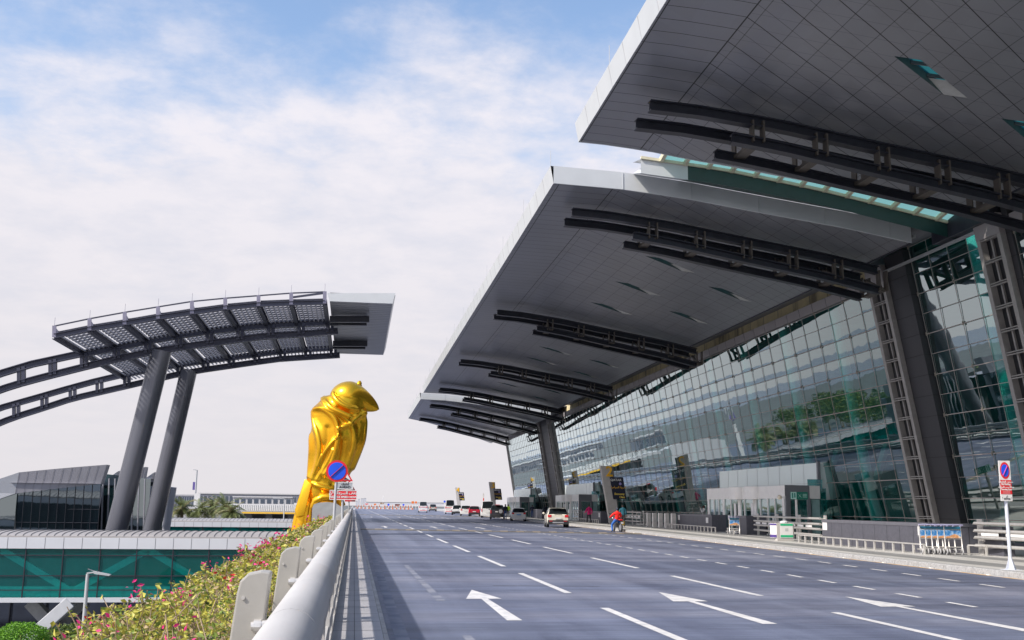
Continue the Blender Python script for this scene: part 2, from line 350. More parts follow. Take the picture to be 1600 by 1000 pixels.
# speed humps: raised rubber strips with yellow teeth
m_hump = mat('hump_rubber', (.10, .095, .09), .8, 0, .3, 3, .3, 30)
m_tooth = mat('hump_yellow', (.42, .33, .20), .7, 0, .3, 5)
def hump(ya, yb, x0, x1, lab):
    t = thing('speed_hump', (x0, ya, 0), lab, 'speed hump', 'speed humps across the road'); b = MB(); tt = MB(); n = int((x1-x0)/.5)
    for i in range(n):
        u, v = i/n, (i+1)/n; xa, xb = x0+(x1-x0)*u, x0+(x1-x0)*v-.015; p, q = ya+(yb-ya)*u, ya+(yb-ya)*v
        prof = [(-.45, .004), (-.34, .045), (-.12, .07), (.12, .07), (.34, .045), (.45, .004)]
        for (a, za), (c, zc_) in zip(prof, prof[1:]): b.quad((xa, p+a, za), (xb, q+a, za), (xb, q+c, zc_), (xa, p+c, zc_))
        if i % 2 == 0: tt.cut(); tt.quad((xa, p-.42, .022), (xb, q-.42, .022), (xb, q-.10, .076), (xa, p-.10, .076)); tt.quad((xa, p-.10, .076), (xb, q-.10, .076), (xb, q+.12, .076), (xa, p+.12, .076))
    b.build('rubber_strip', m_hump, t); tt.pieces('yellow_tooth', m_tooth, t)
hump(72.1, 65.0, .45, 18.1, 'rubber speed hump with worn yellow teeth crossing the road beside the motorcycle')
hump(172, 160, .6, 20.5, 'far dark speed hump crossing the road beyond the parked cars')

# ================================================================== LEFT EDGE: walkway, parapet
m_walk = mat('walkway_stone', (.34, .335, .35), .6, 0, .12, 1.2, .15, 40)
strip(-.24, .40, -5, 470, .15).build('walkway', m_walk, kind='structure')
kl = MB()
for k in range(320):
    y = -5+1.5*k; kl.box(.404, .46, y+.006, y+1.494, 0, .152)
kl.build('kerb_left', m_kerb, kind='structure')
wj = MB()
for k in range(160):
    y = 2+.9*k*(1+.004*k); wj.quad((-.23, y, .153), (.39, y, .153), (.39, y+.015+.0002*y, .153), (-.23, y+.015+.0002*y, .153))
wj.quad((.06, 0, .1535), (.066, 0, .1535), (.085, 300, .1535), (.06, 300, .1535))
wj.build('walkway_joint', m_joint, kind='structure')
m_rail = mat('cast_rail', (.47, .46, .45), .5, .05, .10, 3, .08, 60, streak=(1, .25, 1), alt=(.42, .40, .38), altscale=2.2, altpos=(.55, .75))
par = thing('parapet_railing', (-.26, 0, .15), 'pale round-topped parapet railing with slotted panel running along the left kerb', 'railing')
rb = MB(); sm = MB()
for k in range(-1, 160):
    L = 1.85; y = 1.2+k*L; r = .13
    ring = []
    for i in range(15):
        a = R(-35+250*i/14); ring.append((-.265+r*math.cos(a), 1.085+r*math.sin(a)))
    ring = [(-.165, .93), (-.150, 1.0)]+ring[:]+[(-.36, .98)]
    n = len(ring); a_, b_ = y+.006, y+L-.006
    vs = [(x, a_, z) for x, z in ring]+[(x, b_, z) for x, z in ring]
    rb.add(vs, [(i, (i+1) % n, n+(i+1) % n, n+i) for i in range(n)]+[tuple(range(n-1, -1, -1)), tuple(range(n, 2*n))])
rb.build('handrail', m_rail, par, smooth=True)
fp = MB()
for k in range(-1, 160):     # lower panel: posts, solid plinth, slatted infill leaving light through
    y = 1.2+k*1.85
    fp.box(-.25, -.19, y+.0, y+.10, .15, .955)
    fp.box(-.245, -.195, y+.10, y+1.85, .15, .26)
    fp.box(-.24, -.20, y+.10, y+1.85, .36, .52); fp.box(-.24, -.20, y+.10, y+1.85, .70, .88)
fp.build('slotted_panel', m_rail, par)
fins = []
mfin = mat('satin_fin', (.42, .405, .375), .42, .25, .12, 2, .03, 50)
for k in range(42):
    y = 6.8+3.75*k
    f = MB()
    prof = [(-.80, -.1), (-.745, .7), (-.70, 1.13), (-.685, 1.20), (-.64, 1.245), (-.56, 1.262), (-.50, 1.255), (-.545, .7), (-.60, -.1)]
    f.prism([(x, y, z) for x, z in prof], (0, .07, 0)); o = f.build('support_fin', mfin, par, bevel=.012)
    MB().prism([(x, y+.10, z) for x, z in prof], (0, .07, 0)).build('back_plate', mfin, o, bevel=.012)
    g = MB(); g.tube((-.60, y-.03, .93), (-.34, y-.02, .96), .028, n=12); g.tube((-.585, y-.02, .93), (-.54, y-.02, .93), .042, n=12)
    pl = [(-.46, .80), (-.44, 1.0), (-.36, 1.10), (-.335, 1.0), (-.37, .78)]
    g.prism([(x, y-.05, z) for x, z in pl], (0, .02, 0))
    g.tube((-.66, y-.012, 1.10), (-.66, y, 1.10), .012, n=8)
    g.build('bracket', m_steel, o)
MB().box(-2.15, -.82, -2, 210, -1.0, .02).build('planter_trough', m_conc, label='long low concrete planter box outside the parapet, filled by the flowering shrub', cat='planter')
# ================================================================== FLOWERING SHRUB
def leafmesh(name, mats, items, parent=None, **tags):   # items: (center, size, matindex)
    vs, fs, mi = [], [], []
    for c, s, k in items:
        a = Vector((random.gauss(0, 1), random.gauss(0, 1), random.gauss(0, .6))).normalized()
        b = a.cross(Vector((random.gauss(0, 1), random.gauss(0, 1), random.gauss(0, 1)))).normalized(); n = a.cross(b)
        o = len(vs); c = Vector(c)
        vs += [c-a*s, c+b*s*.48+n*s*.16, c+a*s*1.05, c-b*s*.48+n*s*.16]; fs += [(o, o+1, o+2), (o, o+2, o+3)]; mi += [k, k]
    org = wloc(parent) if parent else Vector((0, 0, 0))
    me = bpy.data.meshes.new(name); me.from_pydata([tuple(v-org) for v in vs], [], fs)
    for m in mats: me.materials.append(m)
    me.polygons.foreach_set('material_index', mi); o = bpy.data.objects.new(name, me); COL.objects.link(o)
    if parent: o.parent = parent
    tag(o, **tags); return o
def leafmat(name, col, var=.3, sc=8):
    m = mat(name, col, .5, 0, var, sc); b = m.node_tree.nodes['Principled BSDF']
    t = m.node_tree; tr = t.nodes.new('ShaderNodeBsdfTranslucent'); mx = t.nodes.new('ShaderNodeMixShader'); mx.inputs[0].default_value = .25
    t.links.new(b.inputs['Base Color'].links[0].from_socket, tr.inputs['Color']); o = t.nodes['Material Output']
    t.links.new(b.outputs[0], mx.inputs[1]); t.links.new(tr.outputs[0], mx.inputs[2]); t.links.new(mx.outputs[0], o.inputs['Surface']); return m
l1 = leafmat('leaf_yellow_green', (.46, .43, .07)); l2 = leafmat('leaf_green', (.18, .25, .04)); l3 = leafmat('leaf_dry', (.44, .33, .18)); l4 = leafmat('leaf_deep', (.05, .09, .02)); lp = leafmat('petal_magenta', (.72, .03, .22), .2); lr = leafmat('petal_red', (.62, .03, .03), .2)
m_twig = mat('twig', (.26, .19, .13), .8)
hed = thing('bougainvillea_hedge', (-1.7, 6, .3), 'yellow-green bougainvillea hedge with magenta blossoms spilling beside the parapet fins', 'shrub')
def btop(x, y):
    u = (x+.9)/-1.5                       # 0 at fins, 1 at the outer edge
    h = .86+.10*math.sin(y*1.3+x*2)+.20*noise.noise(Vector((x*1.3, y*.55, 3)))+.10*noise.noise(Vector((x*4, y*2.2, 7)))
    return h-.06-.9*max(0, u-.42)**1.25
it, pet, tw = [], [], MB()
for k in range(88000):
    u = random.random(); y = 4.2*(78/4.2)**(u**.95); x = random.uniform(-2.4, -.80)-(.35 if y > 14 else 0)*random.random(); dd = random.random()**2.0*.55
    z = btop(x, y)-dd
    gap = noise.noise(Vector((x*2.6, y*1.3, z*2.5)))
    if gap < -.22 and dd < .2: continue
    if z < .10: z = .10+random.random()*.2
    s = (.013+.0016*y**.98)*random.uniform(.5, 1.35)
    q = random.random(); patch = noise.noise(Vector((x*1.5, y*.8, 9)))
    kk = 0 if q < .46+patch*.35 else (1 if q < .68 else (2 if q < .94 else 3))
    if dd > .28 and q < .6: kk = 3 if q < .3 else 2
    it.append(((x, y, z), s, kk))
for k in range(105):
    u = random.random(); y = 5*(75/5)**(u**.8); x = random.uniform(-2.2, -.95); z = btop(x, y)+random.uniform(.0, .10)
    if y < 9 and random.random() < .4: continue
    m = 4 if random.random() < .94 else 5
    for j in range(random.randint(3, 12)):
        s = (.017+.0013*y)*random.uniform(.7, 1.1); d = .045+.0018*y
        pet.append(((x+random.gauss(0, d), y+random.gauss(0, d), z+random.gauss(0, d)), s, m))
for k in range(900):
    u = random.random(); y = 4.6*(60/4.6)**u; x = random.uniform(-2.6, -.9); z = btop(x, y); p = Vector((x+random.gauss(0, .1), y+random.gauss(0, .1), z-.35)); q = Vector((x+random.gauss(0, .12), y+random.gauss(0, .12), z+random.uniform(-.02, .16)))
    mid = (p+q)/2+Vector((random.gauss(0, .04), random.gauss(0, .04), .02)); tw.path([p, mid, q], .004, n=4, rs=[.005+.0002*y, .004+.0002*y, .002+.0002*y])
    for j in range(5): it.append((tuple(q.lerp(mid, random.random()*.8)+Vector((random.gauss(0, .02), random.gauss(0, .02), random.gauss(0, .02)))), (.02+.0016*y)*random.uniform(.6, 1.2), random.choice((0, 0, 1))))
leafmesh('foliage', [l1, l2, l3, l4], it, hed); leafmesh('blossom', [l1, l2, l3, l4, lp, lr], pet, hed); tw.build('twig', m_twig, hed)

# ================================================================== GOLDEN BIRD STATUE (generic folded-metal bird)
m_gilt = mat('polished_gold', (1.0, .54, .028), .27, .85, .06, 1.2, .03, 3, alt=(.97, .47, .02), altscale=.5)
YS = 60.0
def PS(x, y): return onY(x, y, YS)
st = thing('bird_statue', tuple(PS(475, 830)), 'giant golden statue of a hooded bird with folded wings beside the parapet', 'statue')
left = [(600,520),(610,512),(622,507),(633,494),(644,489),(661,489),(678,485),(703,483),(720,483),(742,481),(762,476),(775,478),(790,484),(806,488)]
right = [(600,560),(610,572),(622,577),(633,574),(644,571),(658,571),(686,569),(706,562),(722,556),(737,549),(753,541),(765,535),(778,535),(790,533),(806,520)]
ridges = [  # photographed fold lines, as guide curves over the body surface (pixel coordinates)
 ([(521,614),(523,624),(532,634),(545,640),(557,641)], 2.4, .34), ([(506,622),(508,634),(520,645),(535,652),(548,664),(554,680),(552,700),(545,720),(538,738)], 2.6, .40),
 ([(495,640),(505,640),(517,648),(527,662),(529,680),(527,700),(518,728),(508,742)], 2.8, .40), ([(490,645),(492,662),(499,685),(501,705),(497,730),(489,748)], 3.0, .36),
 ([(530,672),(548,664),(568,645)], 2.2, .30), ([(529,683),(517,696),(505,712),(500,730)], 2.0, .28), ([(484,680),(486,700),(484,722),(483,745)], 2.0, .22),
 ([(566,644),(571,662),(569,685),(560,708),(550,732)], 2.4, .35), ([(497,750),(505,735),(513,722),(520,705)], 2.0, .25), ([(558,660),(562,672),(556,690),(549,706)], 1.6, -.25),
 ([(538,690),(536,712),(528,735),(520,755)], 2.4, -.30), ([(512,672),(512,690),(507,705)], 3.0, -.26), ([(490,756),(505,762),(520,765),(534,770)], 2.4, .28), ([(528,640),(540,648),(552,650)], 1.8, -.22)]
def smooth(pts, it=3):
    for _ in range(it):
        q = [pts[0]]
        for (a, b), (c, d) in zip(pts, pts[1:]): q += [(a*.75+c*.25, b*.75+d*.25), (a*.25+c*.75, b*.25+d*.75)]
        pts = q+[pts[-1]]
    return pts
left = smooth(left, 2); right = smooth(right, 2); ridges = [(smooth(p, 2), w_, a_) for p, w_, a_ in ridges]
def poly(tab, y):
    for (a, b), (c, d) in zip(tab, tab[1:]):
        if y <= c: return b+(d-b)*(y-a)/(c-a)
    return tab[-1][1]
def segd(px_, py_, pts):
    best = 1e9
    for (ax, ay), (bx, by) in zip(pts, pts[1:]):
        dx, dy = bx-ax, by-ay; t = max(0, min(1, ((px_-ax)*dx+(py_-ay)*dy)/(dx*dx+dy*dy))); best = min(best, math.hypot(px_-ax-t*dx, py_-ay-t*dy))
    return best
NU, NV = 180, 210; vs, fs = [], []
for j in range(NV+1):
    yy = 612+(806-612)*j/NV; a, b = poly(left, yy), poly(right, yy); L, Rr = PS(a, yy), PS(b, yy); c = (L+Rr)/2; hw = (Rr.x-L.x)/2; dp = hw*.82
    tap = min(1, max(.0, (j/ NV)/.05))**.5
    for i in range(NU):
        th = 6.28318*i/NU; cx, sy = math.cos(th), math.sin(th)
        p = Vector((c.x+hw*tap*cx, YS+dp*tap*sy, c.z)); pxx = (a+b)/2+(b-a)/2*cx
        yk = yy
        d = 0
        for pts, wd, am in ridges:
            k = segd(pxx, yk, pts)
            wd = wd*1.5
            if k < wd*3.2:
                if sy <= .15: d += am*math.exp(-(k/wd)**2)*(1 if sy < -.1 else .6)
                else: d += am*.6*math.exp(-(k/wd)**2)
        
        nrm = Vector((cx/max(hw, .1), sy/max(dp, .1), 0)).normalized()
        vs.append(p+nrm*d*.42*min(1, tap+.2))
for j in range(NV):
    for i in range(NU): fs.append((j*NU+i, j*NU+(i+1) % NU, (j+1)*NU+(i+1) % NU, (j+1)*NU+i))
fs += [tuple(range(NU-1, -1, -1)), tuple(NV*NU+i for i in range(NU))]
MB().add(vs, fs).build('body', m_gilt, st, smooth=True)
def surf(px_, py_, push=0):
    a, b = poly(left, py_), poly(right, py_); L, Rr = PS(a, py_), PS(b, py_); hw = (Rr.x-L.x)/2; u = max(-.97, min(.97, (px_-(a+b)/2)/((b-a)/2))); p = PS(px_, py_)
    return Vector((p.x, YS-hw*.82*math.sqrt(1-u*u)-push, p.z))
fo_ = MB()
for pts, wd, am in ridges:
    if am < .27: continue
    q = [surf(max(poly(left, y)+1, min(poly(right, y)-1, x)), y, .03) for x, y in pts]; n = len(q); r0 = .062*wd
    fo_.path(q, r0, n=12, rs=[r0*(.25+.75*min(1, 4*i/n, 4*(n-1-i)/n)**.6) for i in range(n)])
fo_.build('drape_fold', m_gilt, st, smooth=True)
# head with hooked beak, crest knob and collar
hd = MB(); NU2, NV2 = 64, 40; C0 = PS(546, 621.5); vs, fs = [], []
for j in range(NV2+1):
    t = math.pi*j/NV2
    for i in range(NU2):
        th = 6.28318*i/NU2; x = math.sin(t)*math.cos(th); y = math.sin(t)*math.sin(th); z = math.cos(t)
        p = Vector((x*1.12, y*1.1, z*.95))
        if x > 0:                                   # stretch to the beak
            e = max(0, x)**2.2; p.x += e*.60; p.z -= e*.66; p.y *= 1-.80*e
        if z < 0: p.z *= .80
        vs.append(C0+p)
for j in range(NV2):
    for i in range(NU2): fs.append((j*NU2+i, (j+1)*NU2+i, (j+1)*NU2+(i+1) % NU2, j*NU2+(i+1) % NU2))
hd.add(vs, fs)
hobj = hd.build('head', m_gilt, st, smooth=True)
MB().path([PS(560, 606), PS(561, 600), PS(562, 597.5), PS(562.5, 595)], .1, n=12, rs=[.26, .15, .13, .05]).build('crest_knob', m_gilt, hobj, smooth=True)
cl = MB()
def arc(pts, r, ny=0): cl.path([Vector(PS(x, y))+Vector((0, dy, 0)) for x, y, dy in pts], r, n=10)
arc([(521,611,.35),(522,616,-.5),(529,626,-.98),(540,634,-1.15),(552,640,-1.0),(564,643,-.5)], .13)
arc([(507,622,.2),(509,630,-.8),(519,641,-1.25),(533,648,-1.35),(546,654,-1.25)], .17)
cl.build('collar_fold', m_gilt, st, smooth=True)
tl = MB()          # long tail slab and the leg below it
tl.prism([PS(477,748)+Vector((0,-.55,0)), PS(488,757)+Vector((0,-.75,0)), PS(476,806)+Vector((0,-.75,0)), PS(463,808)+Vector((0,-.6,0)), PS(461,797)+Vector((0,-.5,0))], (0, .75, 0))
tl.build('tail', m_gilt, st, smooth=True, bevel=.09)
lg = MB()
for pts, rr in (([(482,765),(476,800),(468,835),(465,870)], [.34, .36, .42, .45]), ([(490,762),(484,800),(480,835),(478,870)], [.24, .26, .3, .34]), ([(468,790),(463,815),(461,835),(460,870)], [.15, .2, .25, .28]), ([(487,775),(489,800),(487,830),(486,870)], [.12, .14, .18, .2])):
    lg.path([PS(a, b)+Vector((0, -.1, 0)) for a, b in pts], .3, n=16, rs=rr)
lg.build('leg', m_gilt, st, smooth=True)
ring = MB(); ring.path([PS(491,792)+Vector((0,-1.0,0)), PS(494,783)+Vector((0,-1.15,0)), PS(505,777)+Vector((0,-1.2,0)), PS(520,776)+Vector((0,-1.2,0)), PS(531,780)+Vector((0,-1.1,0)), PS(535,790)+Vector((0,-1.0,0))], .2, n=10)
ring.build('base_roll', m_gilt, st, smooth=True)
pa, pb = PS(489, 800), PS(534, 800)
pl = MB(); prof = [(pa.x, -9), (pa.x, PS(489,794).z), (pa.x+.08, PS(492,788).z), (pa.x+.35, PS(500,785.5).z), ((pa.x+pb.x)/2, PS(512,784.5).z), (pb.x-.35, PS(524,786).z), (pb.x, PS(533,792).z), (pb.x, -9)]
pl.prism([(x, YS-1.35, z) for x, z in prof], (0, 2.6, 0)).build('plinth', mat('plinth_grey', (.34, .35, .36), .5), None, label='grey round-shouldered plinth carrying the golden bird statue', cat='plinth')

# ================================================================== FOOTBRIDGES WITH BARREL ROOFS
def glassmat(name, tint, refl=.12, rough=.03, tr=.75, base=(.01, .06, .06), gain=1.6, wave=.10):
    m = bpy.data.materials.new(name); m.use_nodes = True; t, nd, ma = T(m); t.nodes.clear()
    o = nd('ShaderNodeOutputMaterial'); trn = nd('ShaderNodeBsdfTransparent'); trn.inputs[0].default_value = list(tint)+[1]
    df = nd('ShaderNodeBsdfDiffuse'); df.inputs[0].default_value = list(base)+[1]; m1 = nd('ShaderNodeMixShader'); m1.inputs[0].default_value = tr
    t.links.new(df.outputs[0], m1.inputs[1]); t.links.new(trn.outputs[0], m1.inputs[2])
    gl = nd('ShaderNodeBsdfGlossy'); gl.inputs['Color'].default_value = (.86, .97, .98, 1); gl.inputs['Roughness'].default_value = rough
    tc = nd('ShaderNodeTexCoord'); n = nd('ShaderNodeTexNoise'); n.inputs['Scale'].default_value = .55; n.inputs['Detail'].default_value = 2; t.links.new(tc.outputs['Object'], n.inputs['Vector'])
    bp = nd('ShaderNodeBump'); bp.inputs['Strength'].default_value = wave; bp.inputs['Distance'].default_value = .05; t.links.new(n.outputs[0], bp.inputs['Height']); t.links.new(bp.outputs[0], gl.inputs['Normal'])
    fr = nd('ShaderNodeFresnel'); fr.inputs[0].default_value = 1.5
    k = ma('ADD', ma('MULTIPLY', fr.outputs[0], gain), refl, clamp=True)
    m2 = nd('ShaderNodeMixShader'); t.links.new(k, m2.inputs[0]); t.links.new(m1.outputs[0], m2.inputs[1]); t.links.new(gl.outputs[0], m2.inputs[2])
    t.links.new(m2.outputs[0], o.inputs[0]); return m
g_teal = glassmat('teal_bridge_glass', (.08, .80, .74), .02, .04, .84, (.01, .32, .30), .8)
g_dark = glassmat('dark_pod_glass', (.05, .12, .13), .22, .03, .6, (.01, .02, .025))
m_rib = mat('roof_sheet', (.36, .34, .33), .5, .2, .1, .6)
m_ribd = mat('roof_rib', (.13, .13, .14), .5)
m_band = mat('bridge_band', (.60, .61, .64), .45, .05, .04, .4)
m_bint = mat('bridge_interior', (.20, .34, .33), .8, 0, .2, .4)
def footbridge(Y, x0, x1, z0, z1, z2, ztop, depth, lab, pw, rows):
    t = thing('glazed_footbridge', ((x0+x1)/2, Y, z0), lab, 'footbridge', 'glazed footbridges below the road')
    MB().box(x0, x1, Y, Y+depth, z0-.35, z0).build('deck', m_band, t)
    rbd = MB().box(x0, x1, Y-.05, Y+depth+.05, z1, z2).build('roof_band', m_band, t)
    bj = MB(); n = int((x1-x0)/(pw/2)*1.0)
    for k in range(n): bj.box(x0+k*pw/2*1.0-.015, x0+k*pw/2+.015, Y-.058, Y-.04, z1, z2)
    bj.build('band_joint', m_ribd, rbd)
    rf = MB(); rr = MB(); S = 12; arcp = [(Y+.1+(depth-.2)*(1-math.cos(math.pi*i/S))/2, z2+.12+(ztop-z2-.12)*math.sin(math.pi*i/S)) for i in range(S+1)]
    for (a, b), (c, d) in zip(arcp, arcp[1:]): rf.quad((x0, a, b), (x1, a, b), (x1, c, d), (x0, c, d))
    rf.box(x0, x1, Y+.05, Y+.3, z2, z2+.12)
    roof = rf.build('barrel_roof', m_rib, t, smooth=True)
    k = x0
    while k < x1:
        rr.path([(k, a, b+.02) for a, b in arcp], .03, n=5); k += .56
    rr.build('roof_rib', m_ribd, roof)
    MB().quad((x0, Y+.12, z0), (x1, Y+.12, z0), (x1, Y+.12, z1), (x0, Y+.12, z1)).build('glazing', g_teal, t)
    f = MB(); k = x0
    while k <= x1: f.box(k-.04, k+.04, Y+.02, Y+.10, z0, z1); k += pw
    for r_ in rows: f.box(x0, x1, Y+.03, Y+.11, r_-.035, r_+.035)
    f.box(x0, x1, Y+depth-.2, Y+depth-.1, z0, z1)
    f.build('glazing_frame', m_dark, t)
    MB().box(x0, x1, Y+depth*.55, Y+depth*.55+.1, z0, z1).build('inner_wall', m_bint, t)
    tr = MB(); k = x0; up = True; H0, H1 = z0+.35, z1-.1
    while k < x1:
        a, b = (k, H0 if up else H1), (k+5.4, H1 if up else H0); tr.beam((a[0], Y+1.1, a[1]), (b[0], Y+1.1, b[1]), .35, .5, (0, 0, 1)); k += 5.4; up = not up
    if Y < 100: tr.box(x0, x1, Y+.9, Y+1.3, z0+.02, z0+.75)
    tr.build('truss', mat('bridge_truss_paint', (.62, .70, .69), .5), t)
    return t
B1 = footbridge(84, -75, -1.2, -5.45, -1.86, -1.04, -.60, 8.5, 'near teal-glazed footbridge with white band and ribbed barrel roof', 2.67, (-2.35, -3.86, -4.9))
footbridge(160, -110, -2, -4.6, -1.83, -1.12, -.62, 9, 'farther glazed footbridge seen over the nearer bridge roof', 2.67, (-2.6, -3.7))
m_strut = mat('strut_cladding', (.55, .56, .58), .45, .1, .08, 1)
g1 = thing('bridge_strut_pair', (-18, 84.5, -9), 'pale clad V-shaped struts crossing under the near footbridge', 'bridge support')
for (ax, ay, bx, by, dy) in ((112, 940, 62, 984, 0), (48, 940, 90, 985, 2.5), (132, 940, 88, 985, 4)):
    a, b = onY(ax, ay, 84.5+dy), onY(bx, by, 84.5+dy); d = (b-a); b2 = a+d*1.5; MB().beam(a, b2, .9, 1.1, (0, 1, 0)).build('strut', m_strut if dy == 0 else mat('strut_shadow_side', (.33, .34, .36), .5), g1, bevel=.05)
MB().box(-75, -1.5, 96, 97, -9, -5.85).build('undercroft_wall', mat('undercroft', (.035, .045, .075), .4, 0, .3, .4), label='dark glazed wall of the level under the near footbridge', cat='wall')
ww = MB()
for k in range(26): ww.box(-75+k*2.9, -74.94+k*2.9, 95.9, 95.98, -9, -5.85)
ww.build('undercroft_mullion', m_dark, label='row of dark mullions on the undercroft wall below the footbridge', cat='mullions')
for i, (x, y, l, h) in enumerate(((240, 955, 5.5, .8), (200, 948, 4.2, 1.2))):
    p = onZ(x, y+22, -8.6); MB().box(p.x-l/2, p.x+l/2, p.y-1, p.y+1, -9, -9+h+.5).build('concrete_kerb_block', m_conc, label=('long low concrete block under the footbridge right of the lamp', 'shorter taller concrete block under the footbridge behind the lamp')[i], cat='concrete block', bevel=.06)
# lower-level shrubs
def shrub(c, r, n, mats, name, lab, sz, cat='shrub', flat=.7):
    t = thing(name, (c[0], c[1], c[2]-r[2]), lab, cat); L = []
    for k in range(n):
        v = Vector((random.gauss(0, 1), random.gauss(0, 1), random.gauss(0, 1))).normalized(); q = .72+.28*random.random()
        bump = 1+.10*noise.noise(v*3.1+Vector(c)); p = Vector((c[0]+v.x*r[0]*q*bump, c[1]+v.y*r[1]*q*bump, c[2]+v.z*r[2]*q*bump)); L.append((p, sz*random.uniform(.6, 1.3), random.randrange(len(mats))))
    leafmesh('foliage', mats, L, t); s = MB(); s.tube((c[0], c[1], c[2]-r[2]-.3), (c[0], c[1], c[2]+r[2]*.3), .08, .05); s.build('stem', m_twig, t); return t
lime = leafmat('leaf_lime', (.16, .36, .02)); lime2 = leafmat('leaf_lime_dark', (.07, .2, .015))
c = onY(33, 990, 60); shrub((c.x, c.y, c.z-.35), (1.5, 1.5, .95), 9000, [lime, lime, lime2], 'clipped_shrub', 'bright lime green rounded shrub in the bottom left corner', .06)
for i, (x, y, s) in enumerate(((120, 985, 1.3), (185, 975, .8), (95, 990, 1.2))):
    c = onY(x, y, 78); shrub((c.x, c.y, c.z-.6), (s*1.5, s, s*.9), 2500, [l4, l2, l4], 'dark_shrub', ('dark bush left of the lamp post foot under the bridge', 'small dark bush right of the lamp post', 'dark bush next to the lime green shrub')[i], .10)
# lamp in front of the bridge
m_lamp = mat('lamp_grey', (.52, .53, .54), .4, .3, .04)
p = onY(137, 897, 68); q = onY(129, 1000, 68); dx = (q-p)/(p.z-q.z); foot = p+dx*(p.z+9)
lm = thing('street_lamp', tuple(foot), 'slim grey street lamp with flat angled head in front of the near footbridge', 'street lamp')
MB().tube(foot, p, .16, .10, 12).build('pole', m_lamp, lm)
h = MB(); h.beam(p+Vector((-.05, 0, .05)), p+Vector((.55, 0, .14)), .16, .08); h.prism([p+Vector((.35, -.18, .18)), p+Vector((1.35, -.18, -.02)), p+Vector((1.3, -.18, -.10)), p+Vector((.4, -.18, .02))], (0, .36, 0)); h.build('lamp_head', m_lamp, lm)
h = MB(); h.beam(p+Vector((0, 0, .3)), p+Vector((.45, .2, .12)), .05, .05); h.build('bracket', m_lamp, lm)
# ================================================================== STEEL ARCH CANOPY ON TWO ROUND POLES
m_arch = mat('arch_steel', (.052, .055, .082), .42, .25, .15, 1)
m_slat = mat('slat_grey', (.42, .43, .48), .5, .2, .1, 1)
m_pole = mat('pole_cladding', (.15, .155, .18), .27, .6, .10, .5, streak=(1, 1, .3))
ac = thing('arched_canopy', (-15, 101, -9), 'dark steel arched canopy with louvred bays on two leaning round poles', 'canopy')
def curve3(pts, Y): return [onY(x, y, Y) for x, y in pts]
def yat(pts, x):
    for (a, b), (c, d) in zip(pts, pts[1:]):
        if x <= c: return b+(d-b)*(x-a)/(c-a)
    return pts[-1][1]
T1t = [(-180,668),(-90,616),(0,584),(50,569),(120,554),(175,545),(225,534),(270,525),(325,517.5),(400,510),(462,506),(512,504)]
T1b = [(-180,700),(-90,643),(0,609),(37,597.5),(85,585),(135,572.5),(182,561),(235,550),(300,540),(370,531),(417,525),(465,522.5),(528,517.5)]
T2t = [(-180,725),(-90,672),(0,637.5),(62,620),(105,607.5),(147.5,596),(190,586),(272,571),(317,564.5),(400,554),(435,549.5),(475,546),(517,544)]
T2b = [(-180,752),(-90,698),(0,661),(22,652),(67,638),(112,623),(195,604),(277,585),(320,577.5),(400,566),(437,561),(475,558.5),(531,555)]
YT1, YT2, YN, YF = 101.0, 118.6, 92.0, 122.0
for nm, top, bot, Y, xs in (('truss', T1t, T1b, YT1, (-160,-113,-67,-20,30,79,128,179,228,276,324,372,420,467,512)), ('truss', T2t, T2b, YT2, (-160,-113,-67,-22,22,66,110,152,195,238,278,318,358,398,438,478,517))):
    b = MB()
    for pts in (top, bot):
        xs2 = [pts[0][0]+(pts[-1][0]-pts[0][0])*i/30 for i in range(31)]; c3 = [onY(x, yat(pts, x), Y) for x in xs2]
        for a, c in zip(c3, c3[1:]): b.ibeam(a, c, .55, .62, .08)
    for x in xs:
        for dx in (0, 7): b.beam(onY(x+dx, yat(top, x+dx), Y), onY(x+dx, yat(bot, x+dx), Y), .30, .42, (0, 1, 0))
    b.build(nm, m_arch, ac)
fx = [85, 140, 195, 247, 300, 352, 404, 455, 507.5]; ft = [509.5, 498, 488, 479.5, 471, 466, 462, 458, 456]; fb = [525, 514, 505, 496, 488, 481, 476, 474, 472.5]
P0 = [onY(a, b, YN) for a, b in zip(fx, ft)]; P1 = [onY(a, b, YN) for a, b in zip(fx, fb)]
b = MB()
for a, c in zip(P0, P0[1:]): b.beam(a, c, .10, .11)
for a, c in zip(P1, P1[1:]): b.ibeam(a, c, .3, .4, .05)
b.build('edge_rail', m_arch, ac)
for p, q in zip(P0, P1):
    f = MB(); f.prism([p+Vector((-.08, 0, 0)), p+Vector((-.08, 3.2, -.55)), q+Vector((-.08, 3.2, 0)), q+Vector((-.08, 0, -.1))], (.10, 0, 0)); f.beam(p+Vector((0, -.02, .04)), q+Vector((0, -.02, -.1)), .32, .1, (0, 1, 0))
    f.tube(p, p+Vector((0, 0, .75)), .015, n=5); f.build('fin', mat('fin_violet_grey', (.23, .22, .29), .45, .2), ac)
cb = MB()
SL = []
for i, q in enumerate(P1): cb.cut(); cb.ibeam(q, Vector((q.x, YF, q.z-.25)), .35, .55, .06)
cb.pieces('cross_beam', m_arch, ac)
lv = MB(); hs = MB()
for a, c in zip(P1, P1[1:]):
    for k in range(1, 7):
        p = a.lerp(c, k/7); lv.cut(); lv.beam(p+Vector((0, .2, -.02)), Vector((p.x, YF, p.z-.27)), .12, .14)
    for k in range(26):
        y = YN+.7+k*(YF-YN-1.2)/26; p, q = a.lerp(c, .04), a.lerp(c, .96); hs.beam((p.x, y, p.z+.42), (q.x, y, q.z+.42), .30, .04, (0, .35, 1))
lv.pieces('louvre_bar', m_slat, ac); hs.build('louvre_blade', mat('louvre_blade_grey', (.15, .155, .19), .45, .2), ac)
